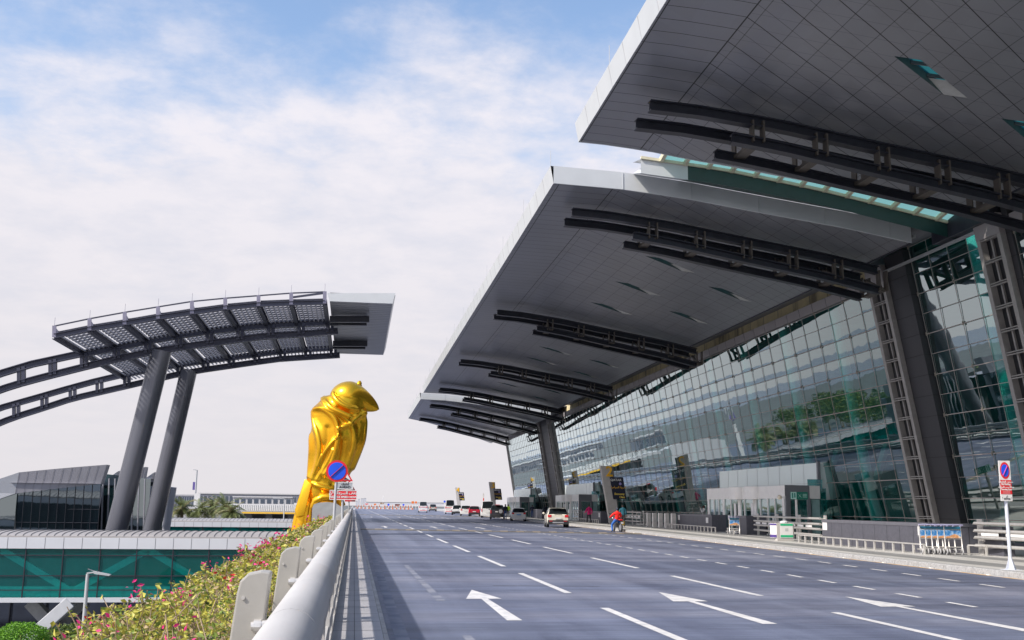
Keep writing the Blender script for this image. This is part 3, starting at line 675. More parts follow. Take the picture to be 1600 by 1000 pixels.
MB().beam(P0[7]+Vector((0, 0, -.4)), P0[8]+Vector((0, 0, -.1)), .12, .18).build('brace', m_arch, ac)
e0, e1 = onY(512, 458, YN), onY(618, 458, YN); f0, f1 = onY(515, 472.5, YN), onY(613.5, 472.5, YN)
ep = MB(); zt, zb_ = (e0.z+e1.z)/2, (f0.z+f1.z)/2
ep.prism([(e0.x, YN, e0.z), (e1.x, YN, e1.z), (f1.x, YN, zb_), (f0.x, YN, zb_)], (0, .12, 0)); ep.build('end_fascia', m_fascia, ac)
zs = onY(600, 555, YF).z
so_ = MB(); so_.add([(f0.x, YN+.1, zb_+.05), (f1.x, YN+.1, zb_+.05), (f1.x, YF, zs+.02), (f0.x, YF, zs+.02), (f0.x, YN+.1, zt-.05), (e1.x, YN+.1, zt-.05), (e1.x, YF, zs+.7), (f0.x, YF, zs+.7)], [(3,2,1,0),(4,5,6,7),(1,2,6,5),(2,3,7,6),(0,4,7,3)])
m_endsof = mat('end_soffit', (.30, .31, .34), .38, .4, .08, .6, streak=(.3, 4, 1)); so_.build('end_soffit', m_endsof, ac)
sj = MB()
for k in range(34):
    u = k/34; y = YN+.2+(YF-YN-.3)*u; z = zb_+.05+(zs+.02-zb_-.05)*u; sj.box(f0.x+.02, f1.x-.02, y, y+.04, z-.012, z+.01)
sj.build('soffit_joint', m_ribd, ac)
for (xa, ya, xb, yb, Y) in ((515, 499, 577, 499, 97.5), (515, 503.5, 573, 504, 99), (520, 537, 574, 537, 112.5), (520, 541, 571, 541.5, 114)):
    MB().ibeam(onY(xa, ya, Y), onY(xb, yb, Y), .5, .6, .07).build('stub_beam', m_dark, ac)
for (xa, ya, xb, yb, Y, r) in ((252, 552, 184, 822, YT1, .94), (295, 581, 238.5, 822, YT2, .92)):
    a, b_ = onY(xa, ya, Y), onY(xb, yb, Y); d = (b_-a)/(a.z-b_.z); MB().tube(a+Vector((0, 0, .2)), a+d*(a.z+9), r, r*1.04, 40).build('pole', m_pole, ac, smooth=True)
# ------------------------------------------------------------------ dark glazed pods behind the bridge
m_podf = mat('pod_fascia', (.34, .34, .38), .45, .2, .1, .4); m_podw = mat('pod_white_end', (.50, .52, .56), .45, .1, .05)
def pod(Y, tl, tr, bl, br, gl_, gr, wl, lab, dep=1.6):
    a, b_, c, d = [onY(x, y, Y) for x, y in (tl, tr, br, bl)]
    t = thing('glazed_pod', ((a.x+b_.x)/2, Y, -9), lab, 'building', 'dark glazed pods beyond the footbridge')
    n = 10; top = []; bot = []
    for i in range(n+1):
        u = i/n; bow = .0+.10*math.sin(math.pi*u)*((b_.x-a.x)/9); top.append(a.lerp(b_, u)+Vector((0, -bow*.5, bow*.32))); bot.append(d.lerp(c, u)+Vector((0, .4-bow*.5, bow*.25)))
    f = MB()
    for i in range(n):
        p, q, r, s = top[i], top[i+1], bot[i+1], bot[i]; f.add([p, q, r, s, p+Vector((0, dep, 0)), q+Vector((0, dep, 0)), r+Vector((0, dep, 0)), s+Vector((0, dep, 0))], [(0, 1, 2, 3), (0, 4, 5, 1), (3, 2, 6, 7)])
    f.add([top[-1], bot[-1], bot[-1]+Vector((0, dep, 0)), top[-1]+Vector((0, dep, 0))], [(0, 1, 2, 3)])
    f.build('fascia', m_podf, t)
    e = onY(*wl[0], Y); g = onY(*wl[1], Y); k = MB(); k.prism([top[0]+Vector((-.01, 0, 0)), e, g, bot[0]+Vector((-.01, 0, 0))], (0, .3, 0)); k.build('end_panel', m_podw, t)
    j = MB()
    for i in range(n): j.beam(top[i]+Vector((0, -.03, 0)), bot[i]+Vector((0, -.03, 0)), .02, .015, (0, 1, 0))
    j.build('fascia_seam', m_grey, t)
    G0, G1 = onY(*gl_, Y+1.2), onY(*gr, Y+1.2); z1 = min(bot[0].z, bot[-1].z)
    g_ = MB()
    for i in range(n): g_.quad((bot[i].x+(.8 if i == 0 else 0), Y+1.2, -9), (bot[i+1].x, Y+1.2, -9), (bot[i+1].x, Y+.9-.3, bot[i+1].z), (bot[i].x, Y+.9-.3, bot[i].z))
    g_.build('glazing', g_dark, t)
    mm = MB()
    for i in range(n+1): mm.beam((bot[i].x, Y+1.12, -9), (bot[i].x, Y+.5, bot[i].z), .045, .05, (0, 1, 0))
    for zz in (-2.2, -.7, .8, 2.3, 3.8):
        if zz < z1+1.0: mm.beam((bot[0].x, Y+.75, zz), (bot[-1].x, Y+.75, zz), .06, .06)
    mm.build('mullion', m_dark, t)
    MB().quad((bot[0].x-.5, Y, z1+1.2), (bot[-1].x, Y, z1+1.2), (bot[-1].x-3, Y+12, z1+1.2), (bot[0].x-.5, Y+12, z1+1.2)).build('roof_plate', m_podf, t)
    MB().box(bot[0].x, bot[-1].x-1.5, Y+5, Y+5.2, -9, z1).build('inner_wall', mat('pod_inside', (.015, .02, .025), .8), t)
    if Y == 124:
        xr = onY(236, 745, Y+8).x; zr_ = onY(200, 748, Y+8).z; s_ = MB(); s_.quad((bot[-1].x-2, Y+8, -9), (xr, Y+8, -9), (xr, Y+8, zr_), (bot[-1].x-2, Y+8, zr_+.6)); s_.cut()
        s_.quad((e.x, Y+.4, -9), (bot[0].x+.2, Y+.4, -9), (bot[0].x+.2, Y+.4, bot[0].z), (g.x, Y+.4, g.z)); s_.pieces('side_glazing', g_dark, t)
        MB().box(e.x, xr, Y+12, Y+12.2, -9, zr_-.3).build('back_wall', mat('pod_inside', (.015, .02, .025), .8), t); sm_ = MB()
        for k in range(8): x = bot[-1].x-1.5+k*(xr-bot[-1].x+1.5)/8; sm_.beam((x+.6, Y+7.9, -9), (x, Y+7.9, zr_), .14, .14, (0, 1, 0))
        sm_.pieces('side_mullion', m_podf, t)
    cc = MB()
    cc.tube((bot[-3].x, Y+2.6, -9), (bot[-3].x+1.2, Y+2.2, bot[-3].z), .5, n=18); cc.build('column', m_podf, t, smooth=True)
pod(124, (30, 738), (167, 726), (22, 771), (156, 756), (0, 780), (165, 822), ((-60, 768), (-60, 800)), 'large dark glazed pod with thick grey fascia left of the poles')
pod(134, (185, 736), (228, 729.5), (170, 764), (222, 757), (0, 0), (0, 0), ((168, 748), (168, 763)), 'slim dark glazed pod seen between the two round poles')
pod(140, (241, 738), (262, 735), (228, 763), (256, 760), (0, 0), (0, 0), ((226, 748), (226, 762)), 'small dark glazed pod half hidden by the right round pole')
# ------------------------------------------------------------------ palms, far buildings, viaduct
m_trunk = mat('palm_trunk', (.16, .12, .08), .9, 0, .3, 3)
pm1 = leafmat('palm_leaf', (.16, .19, .07)); pm2 = leafmat('palm_leaf_dry', (.30, .28, .14))
def palm(x, y, Y, s, lab):
    top = onY(x, y, Y); t = thing('date_palm', (top.x, Y, -9), lab, 'palm tree', 'date palms beyond the footbridges')
    tr_ = MB(); tr_.path([(top.x+random.gauss(0, .1), Y, -9), (top.x, Y, (top.z-9)/2), top], .3, n=10, rs=[.38, .28, .26]); tr_.build('trunk', m_trunk, t)
    vs, fs, mi = [], [], []
    for k in range(46):
        az = random.random()*6.283; el = random.uniform(-.35, 1.25); L = s*random.uniform(.8, 1.1); p = top.copy(); d = Vector((math.cos(az)*math.cos(el), math.sin(az)*math.cos(el), math.sin(el))); prev = p.copy(); m = 0 if random.random() < .7 else 1
        for j in range(9):
            d = (d+Vector((0, 0, -.13))).normalized(); p = prev+d*L/9; side = d.cross(Vector((0, 0, 1))).normalized(); wd = .62*math.sin(math.pi*(j+1.2)/10.4)*s/3.2
            for sg in (-1, 1):
                for e_ in range(3):
                    q = prev.lerp(p, e_/3); tip = q+side*sg*wd*1.3+d*.35-Vector((0, 0, .12+.2*random.random())); o = len(vs); vs += [q, q+d*.10, tip]; fs.append((o, o+1, o+2)); mi.append(m)
            o = len(vs); vs += [prev-side*.03, prev+side*.03, p+side*.02, p-side*.02]; fs.append((o, o+1, o+2, o+3)); mi.append(m); prev = p.copy()
    org = wloc(t); me = bpy.data.meshes.new('crown'); me.from_pydata([tuple(v-org) for v in vs], [], fs); me.materials.append(pm1); me.materials.append(pm2); me.polygons.foreach_set('material_index', mi)
    o = bpy.data.objects.new('crown', me); COL.objects.link(o); o.parent = t
for a in ((264, 803, 190, 2.6, 'leftmost low palm beside the right round pole'), (285, 794, 190, 3.2, 'palm left of the banner lamp, second from the left'), (310, 798, 190, 3.0, 'palm in the middle just right of the banner lamp'), (333, 795, 195, 3.0, 'palm right of centre, fourth from the left'), (352, 792, 190, 3.3, 'tallest palm at the right of the row'), (362, 801, 185, 2.6, 'rightmost drooping palm beside the viaduct')): palm(*a)
m_far = mat('far_building_grey', (.30, .30, .33), .7, 0, .12, .02); m_farl = mat('far_building_pale', (.52, .51, .51), .7, 0, .08, .02)
def farbox(x0, y0, x1, y1, Y, d, name, lab, m, cat='building', extra=None):
    a, b_ = onY(x0, y0, Y), onY(x1, y1, Y); t = thing(name, ((a.x+b_.x)/2, Y, b_.z), lab, cat); MB().box(a.x, b_.x, Y, Y+d, b_.z, a.z).build('wall', m, t)
    MB().box(a.x-.4, b_.x+.4, Y-.4, Y+d, a.z, a.z+.5).build('roof_edge', m_farl, t)
    if extra:
        w_ = MB(); n, f0, f1 = extra; W = (b_.x-a.x)/n; H = a.z-b_.z
        for i in range(n): w_.cut(); w_.box(a.x+W*(i+.18), a.x+W*(i+.82), Y-.12, Y-.03, b_.z+H*f0, b_.z+H*f1)
        w_.pieces('window', mat('far_window', (.08, .10, .13), .3), t)
    return t
farbox(311, 771.5, 470, 786, 520, 30, 'airport_hall', 'long low dark-roofed hall on the horizon behind the palms', m_far, extra=(24, .1, .75))
farbox(365, 777, 455, 790, 430, 20, 'airport_pier', 'pale glazed pier in front of the long far hall', m_farl, extra=(9, .25, .8))
t = farbox(256, 774, 305, 795, 400, 6, 'slatted_screen', 'pale slatted screen building left of the banner lamp', m_farl, extra=(14, .05, .9))
cv = MB(); c0 = onY(225, 804, 300); c1 = onY(330, 792, 300)
for i in range(12):
    u, v = i/12, (i+1)/12; f = lambda q: Vector((c0.x+(c1.x-c0.x)*q, 300, c0.z+(c1.z-c0.z)*math.sin(q*2.2)))
    cv.quad(f(u), f(v), f(v)+Vector((0, 14, 0)), f(u)+Vector((0, 14, 0))); cv.quad(f(u), f(v), Vector((f(v).x, 300, -9)), Vector((f(u).x, 300, -9)))
cv.build('curved_roof_hall', m_farl, label='low pale curved roof between the right pole and the palms', cat='building')
va = onY(345, 797.5, 330); vb = onY(480, 797.5, 330)
v = thing('viaduct', ((va.x+vb.x)/2, 330, -9), 'pale road viaduct with railing and yellow stripe in the distance', 'viaduct')
MB().box(va.x-5, vb.x+8, 330, 342, va.z-.9, va.z).build('deck', m_farl, v)
r_ = MB(); za, zb2 = va.z, onY(345, 788, 330).z
for k in range(46): x = va.x+k*(vb.x-va.x)/46; r_.box(x, x+.35, 329.9, 330, za, zb2)
r_.box(va.x-5, vb.x+8, 329.9, 330.05, zb2, zb2+.2); r_.build('railing', m_white, v)
MB().box(onY(378, 800, 329).x, vb.x+3, 328.8, 329, onY(400, 802.5, 329).z, onY(400, 800, 329).z).build('yellow_beam', mat('yellow_beam_paint', (.80, .46, .02), .5), v)
q_ = MB()
for x in (372, 388, 420, 455): p = onY(x, 800, 331); q_.box(p.x-1, p.x+1, 332, 336, -9, va.z-.9)
q_.box(va.x, vb.x, 341, 342, -9, va.z-1); q_.build('pier', mat('viaduct_shade', (.16, .16, .17), .8), v)
def mast(xt, yt, xb, yb, Y, lab, r=.12, arm=-1.6, banner=False):
    a, b_ = onY(xt, yt, Y), onY(xb, yb, Y); d = (b_-a)/(a.z-b_.z); ft_ = a+d*(a.z+9); t = thing('street_lamp', tuple(ft_), lab, 'street lamp')
    MB().tube(ft_, a, r*1.3, r, 8).build('pole', m_lamp, t); MB().beam(a, a+Vector((arm, 0, .1)), .3, .16).build('lamp_head', m_lamp, t)
    if banner:
        p, q = onY(301.5, 753, Y), onY(305, 765.5, Y); MB().box(p.x, q.x, Y-.05, Y, q.z, p.z).build('banner', mat('purple_banner', (.12, .09, .30), .6), t)
mast(307.7, 734.6, 304.5, 785, 230, 'tall pale lamp with a purple banner beyond the palms', .18, -.75, True)
mast(444.5, 779, 443.5, 806, 300, 'distant lamp with a long arm left of the golden statue', .14, -3.2)
b_ = onY(307, 786, 228); MB().box(b_.x-.3, b_.x+.75, 227, 228, -9, onY(308, 771, 228).z).build('white_pillar', m_white, label='short white pillar right beside the banner lamp', cat='pillar')
# far towers on the skyline
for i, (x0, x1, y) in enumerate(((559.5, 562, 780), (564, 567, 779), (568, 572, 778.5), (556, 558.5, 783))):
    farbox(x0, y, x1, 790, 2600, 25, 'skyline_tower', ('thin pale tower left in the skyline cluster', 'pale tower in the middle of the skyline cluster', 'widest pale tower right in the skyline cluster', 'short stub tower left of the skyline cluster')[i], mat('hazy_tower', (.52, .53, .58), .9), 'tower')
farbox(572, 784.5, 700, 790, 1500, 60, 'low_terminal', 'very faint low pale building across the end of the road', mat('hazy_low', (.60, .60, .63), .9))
# reflected surroundings left of the frame
def tree(x, y, s, lab):
    t = thing('broadleaf_tree', (x, y, -9), lab, 'tree', 'trees left of the road'); MB().tube((x, y, -9), (x, y, -9+s*1.0), .25, .15).build('trunk', m_trunk, t)
    L = []
    for c in range(9):
        cc = Vector((x+random.gauss(0, s*.33), y+random.gauss(0, s*.33), -9+s*random.uniform(.9, 1.6)))
        for k in range(90): v = Vector((random.gauss(0, 1), random.gauss(0, 1), random.gauss(0, 1))).normalized()*s*.36*random.uniform(.6, 1); L.append((cc+v, .34, random.randrange(3)))
    leafmesh('crown', [l4, l4, l2], L, t)
for k in range(40):
    y = 152+k*6+random.random()*5; x = -.26*y-6-random.random()*.10*y; tree(x, y, random.uniform(4.6, 6.2), 'green broadleaf tree in the row behind the dark pods, mirrored in the terminal glass')
for i, (x0, x1, y0, y1, z, m) in enumerate(((-330, -240, 30, 130, -3, m_farl), (-420, -300, 190, 330, 4, m_far))):
    MB().box(x0, x1, y0, y1, -9, z).build('airport_hall', m, label=('broad pale low hall left of the photo, nearer of two', 'grey hall left of the photo behind the trees, farther of two')[i], cat='building')
MB().box(-100, -36, -60, 420, -9.0, -8.95).build('lower_road', mat('lower_road_asphalt', (.10, .115, .16), .6), kind='structure')
# ================================================================== TERMINAL BUILDING
term = thing('terminal_building', (28.4, 49, .15), 'airport terminal with huge dark cantilever canopies over a tilted teal glass facade', 'building')
def soffitmat():
    m = bpy.data.materials.new('soffit_panels'); m.use_nodes = True; t, nd, ma = T(m); b = t.nodes['Principled BSDF']
    g = nd('ShaderNodeNewGeometry'); sp = nd('ShaderNodeSeparateXYZ'); t.links.new(g.outputs['Position'], sp.inputs[0]); X, Y = sp.outputs[0], sp.outputs[1]
    def line(v, per, wd, off=0):
        f = ma('FRACT', ma('DIVIDE', ma('ADD', v, 1000*per+off), per)); d = ma('ABSOLUTE', ma('SUBTRACT', f, .5)); return ma('GREATER_THAN', d, .5-wd/per/2)
    inner = ma('GREATER_THAN', X, 10.72); outer = ma('SUBTRACT', 1.0, inner)
    lat_o = ma('MULTIPLY', line(Y, .80, .028, -.1), outer)
    eB = ma('LESS_THAN', ma('ABSOLUTE', ma('SUBTRACT', X, 10.72)), .022); eA = ma('LESS_THAN', ma('ABSOLUTE', ma('SUBTRACT', X, 8.32)), .02)
    dg = ma('MULTIPLY', ma('ADD', line(ma('SUBTRACT', Y, ma('MULTIPLY', X, .70)), 1.6, .038, .2), 0), inner)
    dg2 = ma('MULTIPLY', line(ma('SUBTRACT', Y, ma('MULTIPLY', X, .70)), .8, .026, .2), inner)
    yl = ma('MULTIPLY', line(X, 1.16, .03, 1.16-.60), inner); lat_i = ma('MULTIPLY', line(Y, .82, .02, 0), inner)
    s = ma('ADD', ma('ADD', ma('ADD', lat_o, eB), ma('ADD', eA, dg)), ma('MULTIPLY', ma('ADD', yl, dg2), .6)); s = ma('ADD', s, ma('MULTIPLY', lat_i, .35), clamp=True)
    # tiny value step from panel to panel
    cx = ma('FLOOR', ma('DIVIDE', X, 1.16)); cy = ma('FLOOR', ma('DIVIDE', ma('SUBTRACT', Y, ma('MULTIPLY', X, .70)), .8)); cb = nd('ShaderNodeCombineXYZ'); t.links.new(cx, cb.inputs[0]); t.links.new(cy, cb.inputs[1])
    wn = nd('ShaderNodeTexWhiteNoise'); t.links.new(cb.outputs[0], wn.inputs['Vector'])
    v = ma('ADD', ma('MULTIPLY', wn.outputs['Value'], .07), .965)
    n = nd('ShaderNodeTexNoise'); n.inputs['Scale'].default_value = .35; n.inputs['Detail'].default_value = 5; t.links.new(g.outputs['Position'], n.inputs['Vector']); v = ma('MULTIPLY', v, ma('ADD', ma('MULTIPLY', n.outputs[0], .3), .85))
    base = nd('ShaderNodeMixRGB', blend_type='MULTIPLY'); base.inputs[0].default_value = 1; base.inputs[1].default_value = (.30, .305, .33, 1); t.links.new(v, base.inputs[2])
    mx = nd('ShaderNodeMixRGB'); t.links.new(s, mx.inputs[0]); t.links.new(base.outputs[0], mx.inputs[1]); mx.inputs[2].default_value = (.02, .02, .02, 1)
    t.links.new(mx.outputs[0], b.inputs['Base Color']); b.inputs['Metallic'].default_value = .5; b.inputs['Roughness'].default_value = .34
    rr = ma('ADD', ma('MULTIPLY', wn.outputs['Value'], .05), .36); t.links.new(rr, b.inputs['Roughness'])
    return m
m_soffit = soffitmat()
SPT = [(7.9, 15.52), (8.2, 15.5), (11, 15.42), (14, 15.15), (17.2, 14.72), (21.7, 14.15), (24.6, 13.66)]
def SP(x): return lin(x, SPT)
HOLE = [(0, 0), (.80, -.1), (3.35, 1.6), (2.6, 1.7)]
def sheet(X0, X1, Y0, Y1, zf, holes, yskew=lambda x, y: y):
    xs = [X0+(X1-X0)*i/16 for i in range(17)]; ys = [Y0+(Y1-Y0)*i/8 for i in range(9)]
    pts = [Vector((x, y)) for x in xs for y in ys]; idx = {}; k = 0
    for x in xs:
        for y in ys: idx[(round(x, 4), round(y, 4))] = k; k += 1
    ed = []
    for i in range(17):
        for j in range(8): ed.append((i*9+j, i*9+j+1))
    for j in range(9):
        for i in range(16): ed.append((i*9+j, (i+1)*9+j))
    hs_ = []
    for hx, hy in holes:
        P = [Vector((hx+a, hy+b)) for a, b in HOLE]; o = len(pts); pts += P; ed += [(o, o+1), (o+1, o+2), (o+2, o+3), (o+3, o)]; hs_.append(P)
    vo, _, fo, *_r = delaunay_2d_cdt(pts, ed, [], 0, 1e-5)
    def inside(c, P):
        s = None
        for i in range(4):
            a, b = P[i], P[(i+1) % 4]; cr = (b-a).cross(c-a)
            if s is None: s = cr > 0
            elif (cr > 0) != s: return False
        return True
    F = [f for f in fo if not any(inside(sum((vo[i] for i in f), Vector((0, 0)))/len(f), P) for P in hs_)]
    return [Vector((v.x, yskew(v.x, v.y), zf(v.x))) for v in vo], F
m_shaft = mat('skylight_lining', (.10, .14, .14), .5)
g_sky = glassmat('skylight_glass', (.10, .62, .62), .05, .03, .9, (.02, .3, .3))
m_frit = mat('fritted_skylight', (.05, .22, .24), .2); _t, _nd, _ma = T(m_frit); _tl = _nd('ShaderNodeBsdfTranslucent'); _tl.inputs[0].default_value = (.02, .13, .15, 1); _mx = _nd('ShaderNodeMixShader'); _mx.inputs[0].default_value = .8; _t.links.new(_t.nodes['Principled BSDF'].outputs[0], _mx.inputs[1]); _t.links.new(_tl.outputs[0], _mx.inputs[2]); _t.links.new(_mx.outputs[0], _t.nodes['Material Output'].inputs[0])
def canopy(Y0, Y1, dz, x0, holes, lab, dx1=0, topskew=None, extra=lambda x: 0):
    zf = lambda x: SP(x)+dz+extra(x); zt = lambda x: SP(x)+dz+.72+extra(x)
    ysk = topskew or (lambda x, y: y); xe = 24.6
    v, f = sheet(x0, xe, Y0, Y1, zf, holes, ysk); c = MB().add(v, f); so = c.build('roof_canopy', m_soffit, term, label=lab)
    v, f = sheet(x0, xe+3, Y0, Y1, zt, holes, ysk); MB().add(v, f).build('roof_sheet', m_grey, so)
    fa = MB(); n = 16; xs = [x0+(xe-x0)*i/n for i in range(n+1)]
    for Y, s in ((Y0, -1), (Y1, 1)):
        for a, b in zip(xs, xs[1:]):
            ya, yb = ysk(a, Y), ysk(b, Y); fa.add([(a, ya, zf(a)-.02), (b, yb, zf(b)-.02), (b, yb, zt(b)+.04), (a, ya, zt(a)+.04), (a, ya+s*.08, zf(a)-.02), (b, yb+s*.08, zf(b)-.02), (b, yb+s*.08, zt(b)+.04), (a, ya+s*.08, zt(a)+.04)], [(0, 1, 2, 3), (4, 5, 6, 7), (0, 1, 5, 4), (3, 2, 6, 7)])
    ya, yb = ysk(x0, Y0), ysk(x0, Y1)
    fa.add([(x0, ya-.08, zf(x0)-.02), (x0, yb+.08, zf(x0)-.02), (x0-.14, yb+.08, zt(x0)+.04), (x0-.14, ya-.08, zt(x0)+.04), (x0+.1, ya, zt(x0)+.04), (x0+.1, yb, zt(x0)+.04)], [(0, 1, 2, 3), (3, 2, 5, 4)])
    fa.build('fascia', m_fascia, so)
    j = MB(); k = Y0+1.9
    while k < Y1: j.beam((x0-.005, k, zf(x0)-.02), (x0-.148, k, zt(x0)+.04), .03, .012, (1, 0, 0)); k += 1.85
    x = x0+3.1
    while x < xe: j.beam((x, ysk(x, Y0)-.088, zf(x)), (x, ysk(x, Y0)-.088, zt(x)), .012, .04, (0, 1, 0)); x += 3.1
    j.build('fascia_joint', m_alu, so)
    sp = MB(); k = Y0
    while k < Y1: sp.tube((x0-.12, k, zt(x0)), (x0-.12, k, zt(x0)+.75), .012, n=5); k += 7.4
    sp.build('lightning_rod', m_alu, so)
    for hx, hy in holes:
        P = [(hx+a, ysk(hx+a, hy+b)) for a, b in HOLE]; h = MB()
        for i in range(4):
            (a, b), (c2, d) = P[i], P[(i+1) % 4]; h.quad((a, b, zf(a)), (c2, d, zf(c2)), (c2, d, zf(c2)+.32), (a, b, zf(a)+.32))
        s = h.build('skylight', m_shaft, so); g = MB(); g.add([(a, b, zf(a)+.30) for a, b in P], [(0, 1, 2, 3)]); g.build('pane', m_frit, s)
        (a3, b3), (a4, b4) = P[2], P[3]; MB().quad((a3, b3, zf(a3)+.003), (a4, b4, zf(a4)+.003), (a4-.85, b4-.58, zf(a4)+.26), (a3-.85, b3-.58, zf(a3)+.26)).build('lit_end', mat('skylight_lit_end', (.42, .42, .40), .5), s)  # pale sloped end piece: daylight on the slit's end wall put into its colour
        br = MB(); A, B, C_, D = [Vector((a, b, zf(a)+.24)) for a, b in P]
        for u in (.33, .66): br.cut(); br.beam(A.lerp(D, u), B.lerp(C_, u), .06, .1)
        br.pieces('bar', m_ribd, s)
    # recessed grey strip, light edge line, beige upstand and track lights near the facade
    MB().box(24.6, 27.3, Y0, Y1, 14.6+dz*.3, 14.7+dz*.3).build('inner_strip', m_grey, so)
    MB().box(24.56, 24.62, Y0, Y1, 13.6+dz, 14.62+dz*.3).build('strip_edge', m_dark, so)
    MB().box(24.72, 24.86, Y0, Y1, 13.92, 14.06).build('light_edge', m_alu, so)
    return so
m_beige = mat('beige_upstand', (.66, .56, .32), .7, 0, .12, 1.2, alt=(.26, .22, .14), altscale=.9, altpos=(.52, .66), streak=(1, 1, .25))
c1 = canopy(-12, 37.9, .12, 8.22, [(15.5, 27.0), (20.6, 29.5), (15.5, 19.5), (20.3, 24), (15.5, 12)], 'nearest dark canopy slab overhanging the top right of the road', extra=lambda x: .22*max(0, min(1, (13-x)/4)))
HO = [(15.0, 52.4+6.55*k) for k in range(11) if k not in (3, 7)]+[(19.9, 56.4+7.8*k) for k in range(9) if k not in (2, 6)]
c2 = canopy(42.35, 128.6, 0, 8.05, HO, 'middle dark canopy slab with slit skylights')
sk3 = lambda x, y: y+max(0, (y-131)/23.5)*(x-8)*1.35 if y > 131 else y
c3 = canopy(130.6, 161, -.62, 7.85, [(15, 137), (15, 144), (19.3, 140)], 'farthest lowest canopy slab', topskew=sk3)
for (a, b, nm) in ((50.5, 138, c2), (148, 178, c3), (-10, 38, c1)):
    MB().box(26.75, 26.85, a, b, 13.45, 14.75).build('beige_upstand', m_beige, nm)
    j = MB(); k = a
    while k < b: j.box(26.735, 26.75, k, k+.03, 13.45, 14.75); k += 2.4
    j.build('upstand_joint', m_ribd, nm)
    MB().box(26.7, 27.3, a, b, 13.36, 13.45).build('shadow_gap', m_black, nm)
# stepped ledge and sloped roof glazing between canopy one and two
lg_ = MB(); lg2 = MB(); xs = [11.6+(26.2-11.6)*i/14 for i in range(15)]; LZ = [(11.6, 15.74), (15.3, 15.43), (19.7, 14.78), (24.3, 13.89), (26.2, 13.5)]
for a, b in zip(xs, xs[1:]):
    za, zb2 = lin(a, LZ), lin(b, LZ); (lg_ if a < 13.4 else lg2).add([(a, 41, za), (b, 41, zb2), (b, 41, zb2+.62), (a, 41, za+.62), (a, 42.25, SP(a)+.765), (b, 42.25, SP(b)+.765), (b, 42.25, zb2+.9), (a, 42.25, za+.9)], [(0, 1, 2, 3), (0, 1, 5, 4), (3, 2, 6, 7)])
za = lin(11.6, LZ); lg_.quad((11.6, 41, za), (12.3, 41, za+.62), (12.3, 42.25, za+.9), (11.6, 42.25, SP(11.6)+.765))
ledge = lg_.build('stepped_ledge', m_fascia, c2); lg2.build('ledge_shaded_part', mat('ledge_shade_green', (.012, .045, .04), .35), ledge)  # right part of the ledge: canopy one's shadow put into a dark green colour
gr = MB(); fr_ = MB(); x = 12.5
g_roof = mat('fritted_roof_glass', (.42, .80, .76), .3); _t, _nd, _ma = T(g_roof); _tl = _nd('ShaderNodeBsdfTranslucent'); _tl.inputs[0].default_value = (.17, .36, .34, 1); _mx = _nd('ShaderNodeMixShader'); _mx.inputs[0].default_value = .85; _t.links.new(_t.nodes['Principled BSDF'].outputs[0], _mx.inputs[1]); _t.links.new(_tl.outputs[0], _mx.inputs[2]); _t.links.new(_mx.outputs[0], _t.nodes['Material Output'].inputs[0])
def gz(x): return lin(x, LZ)+.62
while x < 25.6:
    a, b = x, min(x+1.05, 25.8); gr.quad((a, 41.02, gz(a)+.12), (b, 41.02, gz(b)+.12), (b, 37.7, gz(b)+.75), (a, 37.7, gz(a)+.75)); fr_.beam((a, 41.0, gz(a)+.08), (a, 37.7, gz(a)+.71), .16, .22); x += 1.05
gl_o = gr.build('roof_glazing', g_roof, c2)
for a, b in zip(xs, xs[1:]): fr_.beam((a, 40.96, gz(a)+.06), (b, 40.96, gz(b)+.06), .12, .12)
fr_.build('glazing_bar', mat('cream_bar', (.62, .58, .42), .5), gl_o)
# gap end: dark beam with light track line where roof glazing meets the facade
MB().box(25.6, 26.3, 37.9, 42.3, 13.6, 14.5).build('gap_beam', m_dark, c2)
MB().box(25.9, 26.05, 38.2, 49.5, 13.42, 13.52).build('track_light', m_alu, c2)

# ------------------------------------------------------------------ roof trusses
def truss(Yo, Yi, dz=0, s=0.85, lx=12.2, xe=24.5):
    b = MB(); n = 18
    yy = lambda x, o: Yo+(Yi-Yo)*(x-9.3)/(xe-9.3)+o
    up = lambda x: SP(min(x, 24.6))+dz-.64; lo = lambda x: SP(min(x, 24.6))+dz-1.38-.02*(x-12)
    for o in (-s, s):
        xs = [9.3+(xe-9.3)*i/n for i in range(n+1)]; b.cut()
        for a, c in zip(xs, xs[1:]): b.ibeam((a, yy(a, o), up(a)), (c, yy(c, o), up(c)), .34, .38, .045)
        xs = [lx+(xe-lx)*i/n for i in range(n+1)]; b.cut()
        for a, c in zip(xs, xs[1:]): b.ibeam((a, yy(a, o), lo(a)), (c, yy(c, o), lo(c)), .34, .35, .045)
    t = thing('roof_truss', (9.3, Yo, 15), None, None); t.parent = term; t.location = Vector((9.3, Yo, 15))-wloc(term)
    b.pieces('chord', m_dark, t); p = MB(); x = lx+.75
    while x < xe+.1:
        p.cut()
        for o in (-s, s):
            p.beam((x, yy(x, o), up(x)), (x, yy(x, o), lo(x)), .06, .34, (0, 1, 0)); p.beam((x+.38, yy(x, o), up(x)), (x+.38, yy(x, o), lo(x)), .06, .34, (0, 1, 0))
        p.beam((x+.19, yy(x, -s), lo(x)+.05), (x+.19, yy(x, s), lo(x)+.05), .38, .12); p.beam((x+.19, yy(x, -s), lo(x)+.1), (x+.19, yy(x, s), up(x)-.1), .12, .12)
        x += 2.32
    p.pieces('cross_frame', mat('truss_post_paint', (.12, .104, .088), .5, .2), t); return t
for Y, Yi, dz in ((32.6, 33.3, .10), (45.2, 46.2, 0), (70.3, 73.2, 0), (95.3, 98.5, 0), (119.2, 123.5, 0), (133.5, 141, -.5), (155, 168, -.5)): truss(Y, Yi, dz)

